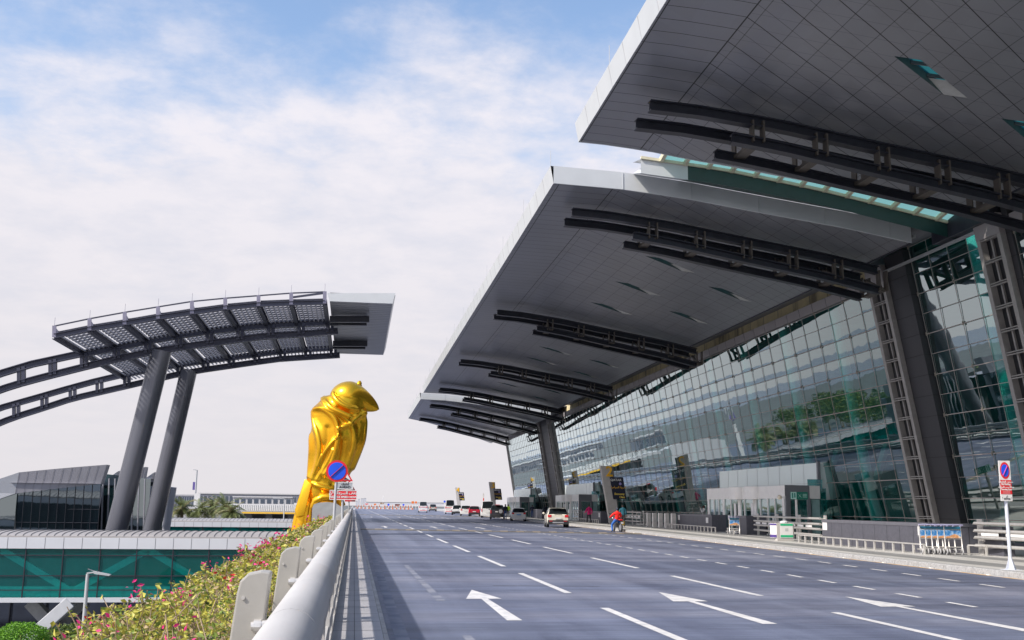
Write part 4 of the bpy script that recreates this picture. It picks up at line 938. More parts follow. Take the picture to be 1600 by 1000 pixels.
# ------------------------------------------------------------------ tilted glass facade
KT = .168
def FX(z, o=0): return 28.5-KT*z+o
ZR = [12.96-.972*i for i in range(14)]
g_fac = glassmat('facade_glass', (.16, .86, .78), .02, .008, .86, (.0, .10, .09), 2.9, .06)
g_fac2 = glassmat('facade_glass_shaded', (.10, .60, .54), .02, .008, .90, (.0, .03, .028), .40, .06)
m_mull = mat('mullion', (.42, .39, .37), .45, .3, .05); m_node = mat('mullion_node', (.36, .32, .27), .4, .3)
def bay(Ya, Yb, n, rec=0, ztop=None, nodes=True):
    sh = (.022, .007, -.007, -.022); zr = ([ztop]+ZR) if ztop else ZR; g = MB(); f = MB(); nd_ = MB(); dy = (Yb-Ya)/n
    for i in range(n):
        for r_ in range(len(zr)-1):
            y0, y1, z1, z0 = Ya+dy*i, Ya+dy*(i+1), zr[r_], zr[r_+1]; a, b_, c, d = [random.gauss(0, .0009) for _ in range(4)]
            if b_ : d = a+c-b_            # keep the pane planar
            g.quad((FX(z1, rec)+d-sh[min(r_, 3)], y0, z1), (FX(z1, rec)+c-sh[min(r_, 3)], y1, z1), (FX(z0, rec)+b_, y1, z0), (FX(z0, rec)+a, y0, z0))
    for i in range(n+1):
        y = Ya+dy*i; f.beam((FX(zr[-1], rec-.028), y, zr[-1]), (FX(zr[0], rec-.028), y, zr[0]), .022, .02, (0, 1, 0))
    for r_, z in enumerate(zr): f.beam((FX(z, rec-.031), Ya, z), (FX(z, rec-.031), Yb, z), .024, .026 if r_ % 2 else .04, (0, 0, 1))
    if nodes:
        for i in range(0, n+1, 2):
            for z in zr[::2]: nd_.beam((FX(z-.09, rec-.05), Ya+dy*i, z-.09), (FX(z+.09, rec-.05), Ya+dy*i, z+.09), .07, .04, (0, 1, 0))
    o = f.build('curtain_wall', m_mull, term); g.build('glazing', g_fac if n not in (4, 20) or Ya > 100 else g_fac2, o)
    if nodes: nd_.build('node', m_node, o)
    return o
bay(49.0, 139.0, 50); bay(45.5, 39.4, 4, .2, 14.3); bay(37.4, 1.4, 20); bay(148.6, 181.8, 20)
m_col = mat('column_cladding', (.042, .042, .048), .45, .2, .12, .8, streak=(1, 1, .4)); m_post = mat('ladder_post', (.34, .325, .31), .45, .2)
def slab(y0, y1, o0, o1, z0, z1, m, name, par_, **k):
    return MB().add([(FX(z0, o0), y0, z0), (FX(z0, o0), y1, z0), (FX(z0, o1), y1, z0), (FX(z0, o1), y0, z0), (FX(z1, o0), y0, z1), (FX(z1, o0), y1, z1), (FX(z1, o1), y1, z1), (FX(z1, o1), y0, z1)],
             [(0,1,2,3),(7,6,5,4),(1,0,4,5),(2,1,5,6),(3,2,6,7),(0,3,7,4)]).build(name, m, par_, **k)
def mega(yg0, yg1, ya, yb):       # dark raking column between ya..yb, ladder frames towards the glass on both sides
    c = MB(); c.add([], []); col = None
    col = slab(ya, yb, -.15, .40, .15, 14.2, m_col, 'raking_column', term)
    j = MB()
    for z in ZR: j.beam((FX(z, -.158), ya+.01, z), (FX(z, -.158), yb-.01, z), .012, .02); 
    for z in ZR: j.beam((FX(z, -.15), ya-.006, z), (FX(z, .40), ya-.006, z), .012, .02)
    j.build('cladding_joint', m_black, col)
    for g0, g1 in ((yb, yg1), (yg0, ya)):
        if g1-g0 < .4: continue
        L = MB()
        for y in (g0+.14, g1-.10): L.add([(FX(.3, -.40), y-.12, .3), (FX(.3, -.40), y+.12, .3), (FX(.3, -.1), y+.12, .3), (FX(.3, -.1), y-.12, .3), (FX(13.7, -.40), y-.12, 13.7), (FX(13.7, -.40), y+.12, 13.7), (FX(13.7, -.1), y+.12, 13.7), (FX(13.7, -.1), y-.12, 13.7)], [(0,1,2,3),(7,6,5,4),(1,0,4,5),(2,1,5,6),(3,2,6,7),(0,3,7,4)])
        y = g0+.62*(g1-g0); L.beam((FX(.3, -.12), y, .3), (FX(13.5, -.12), y, 13.5), .09, .1, (0, 1, 0))
        for z in ZR:
            for dz in (0, .10): L.beam((FX(z, -.34), g0+.1, z+dz), (FX(z, -.34), g1-.1, z+dz), .10, .045)
        o = L.build('ladder_frame', m_post, term)
        slab(g0, g1, .0, .3, .15, 13.6, m_col, 'backing_panel', o); slab(g0, g1, -.43, -.02, 13.0, 13.85, m_taupe, 'head_panel', o)
mega(45.5, 49.0, 45.6, 47.35); mega(139.0, 148.6, 140.5, 146.7); mega(37.4, 39.4, 37.4, 37.75)
for a, b, z1 in ((49.0, 139.0, 13.56), (148.6, 181.8, 13.56), (1.4, 37.4, 13.7)):
    hb = slab(a, b, -.10, .3, 13.035, z1, m_taupe, 'head_band', term); j = MB(); k = a
    while k < b: j.beam((FX(13.05, -.108), k, 13.05), (FX(z1, -.108), k, z1), .02, .012, (0, 1, 0)); k += 1.8
    j.build('band_joint', m_ribd, hb)
slab(181.8, 182.1, -.2, .4, .15, 13.6, m_mull, 'end_post', term)
MB().box(28.4, 29, 1.4, 181.8, .15, .34).build('plinth_wall', m_granite, term)
# interior seen through the glass
m_int = mat('interior_wall', (.28, .34, .34), .8, 0, .3, .3); m_floor = mat('interior_floor', (.35, .38, .38), .3)
MB().box(29.2, 47, 1, 182, .10, .148).build('interior_floor', m_floor, term); MB().box(46.8, 47, 1, 182, .15, 14.4).build('interior_wall', m_int, term)
MB().box(27.4, 47, 1, 182, 14.35, 14.5).build('interior_ceiling', m_int, term); MB().box(38, 46.8, 1, 182, 6.2, 6.6).build('gallery_slab', m_int, term)
MB().box(29, 47, 182, 182.2, .15, 14.4).build('interior_end_wall', m_int, term)
tc_ = mat('interior_column_teal', (.75, .92, .90), .5)
for k in range(24):
    y = 5+7.2*k+.9
    if 139 < y < 149 or 44 < y < 48: continue
    MB().tube((FX(.15, 1.25), y, .15), (FX(14.2, 1.25), y, 14.2), .32, n=14).build('interior_column', tc_, term, smooth=True)
it_ = MB()
for k in range(20): it_.beam((33, 20+k*7.5, .15), (37, 23.5+k*7.5, 6.2), .3, .5)
it_.build('stair_flight', tc_, term)
dk = MB()
for k in range(30): y = 22+k*5; dk.box(33, 34, y, y+2.6, .15, 1.25); dk.box(33.2, 33.5, y, y+2.6, 2.6, 3.1)
dk.build('check_in_desk', mat('desk', (.25, .35, .35), .5), term)

# ------------------------------------------------------------------ entrance porches
m_pale = mat('porch_glass_panel', (.76, .86, .84), .22, .1, .03, .5); m_porch = mat('porch_cladding', (.80, .78, .75), .45, .15, .05); g_door = glassmat('door_glass', (.10, .55, .52), .22, .02, .85, (.05, .25, .25))
def entrance(yn, yl, lab, bxy):
    x0 = 24.5; t = term; z1 = 3.02
    P = MB().box(x0, x0+2.1, yn, yl, 2.28, z1).build('entrance_porch', m_porch, term, label=lab)
    e = MB(); e.box(x0, x0+1.45, yn-.02, yn+.1, 2.3, z1+.02); e.box(x0, x0+.28, yn-.02, yn+.12, .15, 2.3); e.box(x0+1.3, x0+1.5, yn-.02, yn+.12, .15, 2.3); e.build('end_frame', m_grey, P)
    MB().box(x0+.28, x0+1.3, yn+.05, yn+.07, .15, 2.3).build('end_pane', g_door, P); MB().box(x0+1.5, x0+2.4, yn+.3, yn+.34, .15, 3.4).build('side_pane', g_door, P)
    W = yl-yn; fr = MB(); dg = MB(); nt_ = MB(); u = .0
    pat = [(.02, .3), (.12, .1), (.2, .1), (.285, .1), (.335, .55), (.48, .1), (.53, .5), (.66, .1), (.75, .35), (.83, .1), (.9, .1), (.97, .4)]
    for q, wd in pat: fr.box(x0+.02, x0+.16, yn+W*q, yn+W*q+wd, .15, 2.28)
    fr.box(x0+.02, x0+.16, yn, yl, .15, .22); fr.build('door_frame', m_porch, P)
    dg.box(x0+.08, x0+.10, yn+.1, yl-.1, .2, 2.28); dg.build('glass_door', g_door, P)
    for q in (.15, .23, .31, .42, .57, .7, .79, .87, .93): nt_.box(x0+.055, x0+.07, yn+W*q-.14, yn+W*q+.14, .95, 1.25)
    for q in (.38, .60): nt_.box(x0-.005, x0+.015, yn+W*q-.2, yn+W*q+.2, .6, 2.0)
    nt_.build('notice', m_white, P)
    dr = MB(); dr.cut(); dr.tube((x0+.25, yn+W*.36, 2.26), (x0+.25, yn+W*.36, z1+.01), .8, n=28); dr.cut(); dr.tube((x0+.25, yn+W*.56, 2.26), (x0+.25, yn+W*.56, z1+.01), .8, n=28); dr.pieces('door_drum', m_porch, P, smooth=True)
    MB().box(x0+1.6, x0+2.1, yn+.1, yl-.1, .15, 2.25).build('inner_screen', mat('porch_inside', (.25, .40, .39), .6), P)
    # tall pale glazed box behind
    bx = 27.35; y0, y1 = bxy; B = MB().box(bx, 28.3, y0, y1, 2.2, 4.42).build('entrance_box', m_pale, term); MB().box(x0+2.0, bx, yn+1.2, yl, 2.7, 2.95).build('porch_roof', m_grey, P)
    MB().box(26.1, 27.3, y0-1.2, y0-1.16, .15, 2.9).build('side_glass', g_door, P)
    j = MB(); n = 9
    for k in range(n+1): j.box(bx-.012, bx, y0+(y1-y0)*k/n-.012, y0+(y1-y0)*k/n+.012, 2.2, 4.42)
    j.box(bx-.012, bx, y0, y1, 3.22, 3.24); j.build('panel_joint', m_alu, B)
    cf = MB(); cf.box(bx-.05, bx+.12, y0-.22, y0-.02, .15, 4.5); cf.build('corner_frame', m_grey, B)
    cf = MB(); cf.box(bx, 28.2, y0-.015, y0-.003, .15, 2.25); cf.build('box_end', g_door, B)
    MB().box(27.6, 27.8, y0+.1, y1, .15, 2.2).build('box_screen', m_int, B)
    return P
yA, yB = onX(1228, 790, 24.5).y, onX(1105, 790, 24.5).y; entrance(yA, yB, 'nearest entrance porch with sliding doors under the pale glazed box', (onX(1278, 770, 27.35).y, onX(1125, 770, 27.35).y))
yC, yD = onX(904.5, 790, 24.5).y, onX(868, 790, 24.5).y; entrance(yC, yD, 'second entrance porch behind the woman in pink', (onX(927, 780, 27.35).y, onX(883, 780, 27.35).y))
yE, yF = onX(812, 790, 24.5).y, onX(792, 790, 24.5).y; entrance(yE, yF, 'farthest entrance porch beyond the white sedan', (onX(829, 780, 27.35).y, onX(803, 780, 27.35).y))
# ================================================================== SIGNS
def disc(c, r, th, n=40):     # disc facing -Y
    return MB().tube(Vector(c)+Vector((0, th/2, 0)), Vector(c)-Vector((0, th/2, 0)), r, n=n)
m_pole2 = mat('sign_pole', (.50, .51, .53), .4, .3, .04)
Y = 30; c = onY(526.5, 736, Y); f_ = onY(522, 806, Y); d = (f_-c)/(c.z-f_.z); ft_ = c+d*(c.z-.2)
t = thing('no_parking_sign', tuple(ft_), 'round blue no-parking sign with red rim and slash in front of the golden statue', 'road sign', 'signs behind the parapet')
MB().tube(ft_, c+Vector((0, .04, .1)), .038, n=12).build('pole', m_pole2, t)
disc(c, .305, .02).build('rim', m_red, t); disc(c-Vector((0, .015, 0)), .245, .012).build('face', m_blue, t)
MB().beam(c+Vector((-.18, -.026, -.17)), c+Vector((.18, -.026, .17)), .012, .05, (0, 1, 0)).build('slash', m_red, t)
def plate(t, cx, cy, Y, w_, h, m, name, off=0, border=None):
    p = onY(cx, cy, Y); b = MB().box(p.x-w_/2, p.x+w_/2, Y-.01-off, Y+.01-off, p.z-h/2, p.z+h/2).build(name, m, t)
    if border: e = MB(); [e.box(p.x+a*w_/2-(.012), p.x+a*w_/2+.012, Y-.016-off, Y-.011-off, p.z-h/2, p.z+h/2) for a in (-1, 1)]; [e.box(p.x-w_/2, p.x+w_/2, Y-.0165-off, Y-.011-off, p.z+a*h/2-.012, p.z+a*h/2+.012) for a in (-1, 1)]; e.build('border', border, b)
    return p, b
def speedsign(Y, px_, ytop, lab, sc=1.0, full=True):
    k = 1612/Y/1.02; f_ = onY(px_-1.2, 806, Y); tp = onY(px_, ytop, Y); d = (f_-tp)/(tp.z-f_.z); ft_ = tp+d*(tp.z-.2)
    t = thing('warning_sign', tuple(ft_), lab, 'road sign', 'signs behind the parapet'); MB().tube(ft_, tp, .04, n=10).build('pole', m_pole2, t)
    a, b_, c_ = onY(px_-16*sc, ytop+27*sc, Y), onY(px_+15.5*sc, ytop+27*sc, Y), onY(px_, ytop, Y); g = (a+b_+c_)/3
    MB().prism([v+Vector((0, -.06, 0)) for v in (a, b_, c_)], (0, .015, 0)).build('rim', m_red, t)
    MB().prism([g+(v-g)*.76+Vector((0, -.07, 0)) for v in (a, b_, c_)], (0, .01, 0)).build('face', m_white, t)
    hb = MB(); q = g+Vector((0, -.078, -.13*sc)); hb.prism([q+Vector((-.20, 0, 0)), q+Vector((.20, 0, 0)), q+Vector((.12, 0, .045)), q+Vector((.06, 0, .11)), q+Vector((-.06, 0, .11)), q+Vector((-.12, 0, .045))], (0, .006, 0)); hb.build('bump_symbol', m_black, t)
    if full:
        p, b = plate(t, px_+3, ytop+34, Y, .53, .22, mat('plate_grey', (.42, .44, .46), .5), 'ahead_plate', .05, m_white)
        text('AHEAD', .115, 'word', m_black, b, p+Vector((0, -.066, -.05)), bold=.002); text(AR_AHEAD, .10, 'arabic_word', m_black, b, p+Vector((0, -.066, .055)), bold=.002)
        p, b = plate(t, px_+.5, ytop+48.5, Y, .90, .30, m_red, 'slow_plate', .05, m_white)
        text('REDUCE SPEED NOW', .094, 'word', m_white, b, p+Vector((.0, -.066, -.07)), bold=.0035); text(AR_SLOW, .135, 'arabic_word', m_white, b, p+Vector((0, -.066, .065)), bold=.004)
    return t
speedsign(36, 536, 725, 'red and white bump warning triangle above AHEAD and REDUCE SPEED NOW plates')
t = speedsign(62, 546, 750, 'second warning triangle with small red plate, farther along the parapet', .62, False)
plate(t, 547, 782.5, 62, .62, .09, m_red, 'red_plate', .05)
# right-hand no-parking sign board
b0 = onZ(1579.8, 890.5, .15); Y = b0.y; tp = onY(1567.2, 720, Y); mid = onY(1572, 783, Y)
t = thing('no_parking_board', tuple(b0), 'tall white and red no-parking tow-away board on a post at the right kerb', 'road sign')
m_wp = mat('white_post', (.60, .63, .70), .4, .1, .05)
MB().tube(b0, (b0.x, Y, mid.z+.3), .048, n=14).build('post', m_wp, t, smooth=True)
fl = MB(); fl.box(b0.x-.19, b0.x+.19, Y-.19, Y+.19, .15, .165)
for a in range(4):
    v = Vector((math.cos(a*1.5708), math.sin(a*1.5708), 0)); s = Vector((-v.y, v.x, 0))*.006; q = Vector((b0.x, Y, .165)); fl.add([q+v*.045-s, q+v*.16-s, q+v*.045+Vector((0, 0, .3))-s, q+v*.045+s, q+v*.16+s, q+v*.045+Vector((0, 0, .3))+s], [(0, 1, 2), (5, 4, 3), (0, 3, 4, 1), (1, 4, 5, 2), (2, 5, 3, 0)])
fl.build('base_flange', m_wp, t)
zt, zb_ = tp.z, mid.z; H = zt-zb_; W = .33; cx = b0.x-.02; yb_ = Y-.06
# board is turned a little towards the road
bd = MB().box(cx-W/2, cx+W/2, yb_-.012, yb_+.012, zb_, zt).build('board', m_white, t)
def onb(u, v, off=.014): return Vector((cx+u*W, yb_-off, zt-v*H))
oval = MB(); oc = onb(0, .24, .016); N2 = 36
def ovalp(rx, rz, o): return [onb(0, .245, o)+Vector((rx*math.cos(6.28318*i/N2), 0, rz*math.sin(6.28318*i/N2))) for i in range(N2)]
MB().prism(ovalp(.142, .21*H, .016), (0, .004, 0)).build('rim', m_red, bd); MB().prism(ovalp(.108, .155*H, .021), (0, .004, 0)).build('oval_face', m_blue, bd)
MB().beam(onb(-.22, .37, .0245), onb(.22, .125, .0245), .005, .035, (0, 1, 0)).build('slash', mat('slash_rose', (.75, .08, .25), .5), bd)
MB().prism([onb(-.5, .48, .0135), onb(.5, .48, .0135), onb(.5, .83, .0135), onb(-.5, .83, .0135)], (0, -.004, 0)).build('red_field', m_red, bd)
text(AR_NOPARK, .075, 'arabic_word', m_white, bd, onb(0, .525, .020), bold=.002); text('No Parking', .072, 'word', m_white, bd, onb(0, .585, .020), bold=.003, sx=.8)
text(AR_TOW, .068, 'arabic_word', m_white, bd, onb(0, .655, .020), bold=.002, sx=.75); text('Tow-away Zone', .062, 'word', m_white, bd, onb(0, .715, .020), bold=.003, sx=.75)
for vv in (.77, .80): MB().prism([onb(-.33, vv, .02), onb(.33, vv, .02), onb(.33, vv+.006, .02), onb(-.33, vv+.006, .02)], (0, -.002, 0)).build('small_text_line', m_white, bd)
# car-being-towed symbol with side arrows
s = MB(); q = onb(0, .925, .016)
s.beam(q+Vector((-.09, 0, -.005)), q+Vector((0, 0, .0)), .004, .03, (0, 1, 0)); s.beam(q+Vector((.0, 0, .0)), q+Vector((.095, 0, -.012)), .004, .035, (0, 1, 0)); s.beam(q+Vector((-.02, 0, .0)), q+Vector((.02, 0, .07)), .004, .014, (0, 1, 0))
for a in (-.07, -.03, .03, .08): s.tube(q+Vector((a, .002, -.028)), q+Vector((a, -.003, -.028)), .013, n=10)
for a in (-1, 1): s.prism([q+Vector((a*.125, 0, .02)), q+Vector((a*.125, 0, -.01)), q+Vector((a*.145, 0, .005))], (0, .002, 0))
s.build('tow_symbol', m_black, bd)

# ------------------------------------------------------------------ zone pylons
m_navy = mat('navy_board', (.006, .007, .03), .3); m_purple = mat('emblem_lilac', (.35, .30, .62), .5)
def pylon(digit, Y, tl, tr, bl, br, board, lab):
    a, b_, c_, d = [onY(x, y, Y) for x, y in (tl, tr, br, bl)]
    k = (.15-d.z)/(a.z-d.z); d0 = d+(a-d)*k; k = (.15-c_.z)/(b_.z-c_.z); c0 = c_+(b_-c_)*k
    t = thing('zone_pylon', ((d0.x+c0.x)/2, Y, .15), lab, 'sign pylon', 'leaning zone pylons along the terminal kerb')
    MB().prism([a, b_, c0, d0], (0, .5, 0)).build('slab', m_conc, t, bevel=.03)
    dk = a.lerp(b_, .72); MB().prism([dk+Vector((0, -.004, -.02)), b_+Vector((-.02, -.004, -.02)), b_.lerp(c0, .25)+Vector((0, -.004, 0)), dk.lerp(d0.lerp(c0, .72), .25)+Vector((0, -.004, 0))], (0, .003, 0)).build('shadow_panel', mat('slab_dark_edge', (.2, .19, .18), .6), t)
    h = (a.z-onY(tl[0], board[1], Y).z)*.98
    text(digit, h*1.28, 'digit', m_gold, t, a.lerp(b_, .66)+Vector((0, -.06, -h*.52)), bold=h*.02, depth=.06, sx=1.05)
    x0, y0, x1, y1 = board; sl = (d0-a)/(a.z-d0.z)
    p = onY(x0, y0, Y); q = onY(x1, y0, Y); hh = p.z-onY(x0, y1, Y).z; w_ = q.x-p.x; s1 = sl*hh; s1.z = -hh
    bo = Vector((0, -.12, 0)); bd = MB().prism([p+bo, q+bo+Vector((0, 0, -.02*w_)), q+bo+s1, p+bo+s1], (0, .1, 0)).build('board', m_navy, t)
    def at(u, v): return p+Vector((w_*u, -.13, 0))+s1*v
    text('QATAR', hh*.135, 'word', m_white, bd, at(.42, .13), bold=.008, sx=1.15)
    MB().tube(at(.70, .30)+Vector((0, .005, 0)), at(.70, .30)-Vector((0, .005, 0)), hh*.062, n=20).build('emblem', m_purple, bd)
    text(AR_ECON, hh*.13, 'arabic_word', m_gold, bd, at(.52, .46), bold=.004, sx=.9)
    text('Economy', hh*.125, 'word', mat('gold_word', (.85, .62, .10), .5), bd, at(.52, .76), bold=.008); text('Class', hh*.125, 'word', mat('gold_word', (.85, .62, .10), .5), bd, at(.68, .90), bold=.008)
    return t
pylon('2', 97, (938.5, 727.5), (958.5, 728.5), (953, 818), (967.5, 818), (952.5, 745.5, 973, 780), 'leaning concrete pylon with a yellow 2 behind the motorcycle')
pylon('3', 160, (764, 753), (773.5, 753.5), (768.5, 790), (775, 790), (771, 763.5, 782.5, 781), 'leaning concrete pylon with a yellow 3 above the white van')
pylon('4', 205, (711, 761.5), (718, 762), (714.5, 790), (720, 790), (716.5, 769, 724.5, 782), 'leaning concrete pylon with a yellow 4, farthest and smallest')

# ------------------------------------------------------------------ granite walls, hoop rails, steel barriers
def wallrun(p, q, h, th, lab, npan, darkend=None):
    p, q = Vector(p), Vector(q); p.z = q.z = .15; d = (q-p).normalized(); nrm = Vector((d.y, -d.x, 0));  nrm = nrm if nrm.x > 0 else -nrm
    t = thing('granite_wall', tuple((p+q)/2), lab, 'wall', 'granite walls along the pavement')
    P = [p, q, q+nrm*th, p+nrm*th]; MB().prism([v+Vector((0, 0, 0)) for v in P], (0, 0, h)).build('wall_body', m_granite, t)
    j = MB(); cp = MB()
    for k in range(1, npan): v = p.lerp(q, k/npan)-nrm*.004; j.beam(v, v+Vector((0, 0, h-.1)), .02, .006, (d.x, d.y, 0)) if False else j.add([v-d*.01, v+d*.01, v+d*.01+Vector((0, 0, h-.13)), v-d*.01+Vector((0, 0, h-.13))], [(0, 1, 2, 3)])
    j.build('panel_joint', m_black, t)
    cp.prism([v+Vector((0, 0, h-.12)) for v in (p-nrm*.02, q-nrm*.02, q-nrm*.0, p-nrm*.0)], (0, 0, .125)); cp.build('coping', mat('coping_granite', (.12, .12, .14), .45), t)
    return t, nrm, d
def sticker(t, pos, nrm, d, w_=.26, h=.34, end=False):
    p = Vector(pos); x = d if not end else nrm; o = nrm*-.008 if not end else -d*.008
    MB().add([p-x*w_/2+o, p+x*w_/2+o, p+x*w_/2+Vector((0, 0, h))+o, p-x*w_/2+Vector((0, 0, h))+o], [(0, 1, 2, 3)]).build('notice', m_white, t)
def hoop(p, q, lab, step=.62, h=.34):
    p, q = Vector(p), Vector(q); p.z = q.z = .15; d = (q-p); n = max(1, round(d.length/step)); t = thing('low_rail', tuple(p), lab, 'low rail', 'low flat-bar rails before the walls')
    MB().beam(p+Vector((0, 0, h)), q+Vector((0, 0, h)), .10, .045).build('top_bar', m_steel, t); c = MB()
    for k in range(n+1): v = p.lerp(q, k/n); c.cut(); c.beam(v, v+Vector((0, 0, h-.02)), .05, .10, (0, 1, 0))
    c.pieces('post', m_steel, t); return t
def steelrail(p, q, lab, n=4, posts=None, zb=.15, pl=True, H=1.13):
    p, q = Vector(p), Vector(q); p.z = q.z = zb; d = (q-p); L = d.length; d.normalize(); nr = Vector((-d.y, d.x, 0)); nr = nr if nr.x > 0 else -nr
    t = thing('steel_barrier', tuple((p+q)/2), lab, 'barrier', 'four-tube steel barriers on the pavement'); hs_ = [.32, .60, .84, 1.10] if n == 4 else [.3+.26*i for i in range(n)]
    for z in hs_: MB().tube(p+Vector((0, 0, z)), q+Vector((0, 0, z)), .058, n=14).build('tube_rail', m_steel, t, smooth=True)
    k = posts or max(2, round(L/3.4)+1); pm = MB(); br = MB(); rf = MB()
    for i in range(k):
        v = p.lerp(q, i/(k-1))+nr*.20; a = d*.16; pm.cut()
        pm.prism([v-a, v+a, v+a+nr*.06, v-a+nr*.06], (0, 0, H+.12))
        br.cut()
        for z in hs_:
            for s in (-.1, .1): br.tube(v+d*s+Vector((0, 0, z)), v+d*s-nr*.2+Vector((0, 0, z-.03)), .022, n=6)
    pm.pieces('post_plate', m_steel, t); br.pieces('bracket', m_steel, t)
    if pl and n == 4:
        for i in range(int(L/1.35)):
            v = p+d*(.35+1.35*i)-nr*.0; zz = (hs_[1]+hs_[2])/2; rf.beam(v+Vector((0, 0, zz)), v+d*.95+Vector((0, 0, zz)), .02, .10)
        rf.build('reflector_strip', m_white, t)
    return t
def gz_(x, y, z=.15): return onZ(x, y, z)
# near wall
W1a, W1b = Vector((21.55, 46.2, .15)), Vector((20.95, 36.1, .15))
t, nr, d = wallrun(W1a, W1b, 1.07, 1.1, 'longest dark granite wall near the trolleys, right of the green notice board', 9); sticker(t, W1a+d*.35+Vector((0, 0, .6)), nr, d, .55, .34); sticker(t, W1b-d*.5+Vector((0, 0, .62)), nr, d, .5, .34)
hoop((20.75, 47.0, 0), (20.15, 35.0, 0), 'long low rail before the longest granite wall', .78)
t, nr, d = wallrun((21.9, 36.0, 0), (23.1, 35.9, 0), 1.07, .5, 'short dark granite wall end beside the row of trolleys', 2)
wallrun((22.4, 34.9, 0), (22.3, 33.6, 0), 1.0, .4, 'dark granite return wall behind the trolleys left of the steel barrier', 1)
hoop((21.6, 34.6, 0), (21.9, 34.0, 0), 'very short low rail right of the trolley row', .7)
# middle wall
t, nr, d = wallrun((24.15, 76.5, 0), (23.6, 67.2, 0), 1.1, 1.2, 'middle dark granite wall below the person in white', 8); sticker(t, Vector((24.1, 75.9, .8)), nr, d, .6, .36); sticker(t, Vector((23.63, 68.2, .7)), nr, d, .6, .36)
hoop((23.5, 77.0, 0), (22.7, 64.0, 0), 'low rail before the middle granite wall', .85)
t, nr, d = wallrun((23.55, 62.6, 0), (23.3, 60.2, 0), 1.1, 1.2, 'short dark granite wall right of the single trolley', 2); hoop((22.7, 61.8, 0), (22.4, 59.0, 0), 'short low rail under the wall right of the single trolley', 1.4)
# far wall by woman in pink
t, nr, d = wallrun((24.35, 110.5, 0), (23.7, 99.3, 0), 1.1, 1.2, 'dark granite wall behind the woman in pink', 5); sticker(t, Vector((23.75, 100.2, .7)), nr, d, .8, .42)
hoop((23.6, 112, 0), (22.9, 97.0, 0), 'low rail before the granite wall behind the woman in pink', 1.0)
t, nr, d = wallrun((24.2, 143, 0), (23.6, 131, 0), 1.15, 1.5, 'far dark granite wall beyond the beige hatchback', 4)
# steel barriers
steelrail((22.15, 35.0, 0), (22.3, 31.4, 0), 'nearest four-tube steel barrier at the right edge behind the sign post', posts=2)
steelrail((23.4, 59.2, 0), (21.95, 47.2, 0), 'steel barrier behind the green notice board', posts=4)
steelrail((24.9, 96.5, 0), (24.6, 88.2, 0), 'steel barrier right of the pylon numbered 2', posts=3)
steelrail((25.0, 126, 0), (24.5, 113, 0), 'far steel barrier left of the woman in pink', posts=4)
# thin railing with slim posts and white gates
a, b_ = gz_(995, 820.5), gz_(1015, 821.5); t = thing('thin_railing', tuple(a), 'thin two-bar railing between the steel barrier and the white gate posts', 'railing'); m_ = MB()
for z in (.1, 1.05): m_.beam(a+Vector((0, 0, z)), b_+Vector((0, 0, z)), .06, .06)
for k in range(4): v = a.lerp(b_, k/3); m_.beam(v, v+Vector((0, 0, 1.05)), .07, .07, (0, 1, 0))
m_.build('rail_frame', m_steel, t)
m_gate = mat('gate_white', (.66, .64, .61), .4, .1)
for i, x in enumerate((1014.5, 1023.5, 1033, 1043, 1053.5)):
    v = gz_(x, 823+(i*.75)); t = thing('gate_post', tuple(v), ('white gate post pair farthest from the granite wall', 'second white gate post pair from the left', 'middle white gate post pair', 'fourth white gate post pair from the left', 'single white gate post touching the middle granite wall')[i], 'gate post', 'white gate posts between railing and wall')
    for j, o in enumerate((0, 1.15) if i < 4 else (0,)):
        b = MB(); b.prism([v+Vector((-.16+.16*o, -.9*o, 0)), v+Vector((.16+.16*o, -.9*o, 0)), v+Vector((.10+.16*o, -.9*o+.28, 0)), v+Vector((-.16+.16*o, -.9*o+.30, 0))], (0, 0, 1.12)); b.build('upright', m_gate, t, bevel=.02)

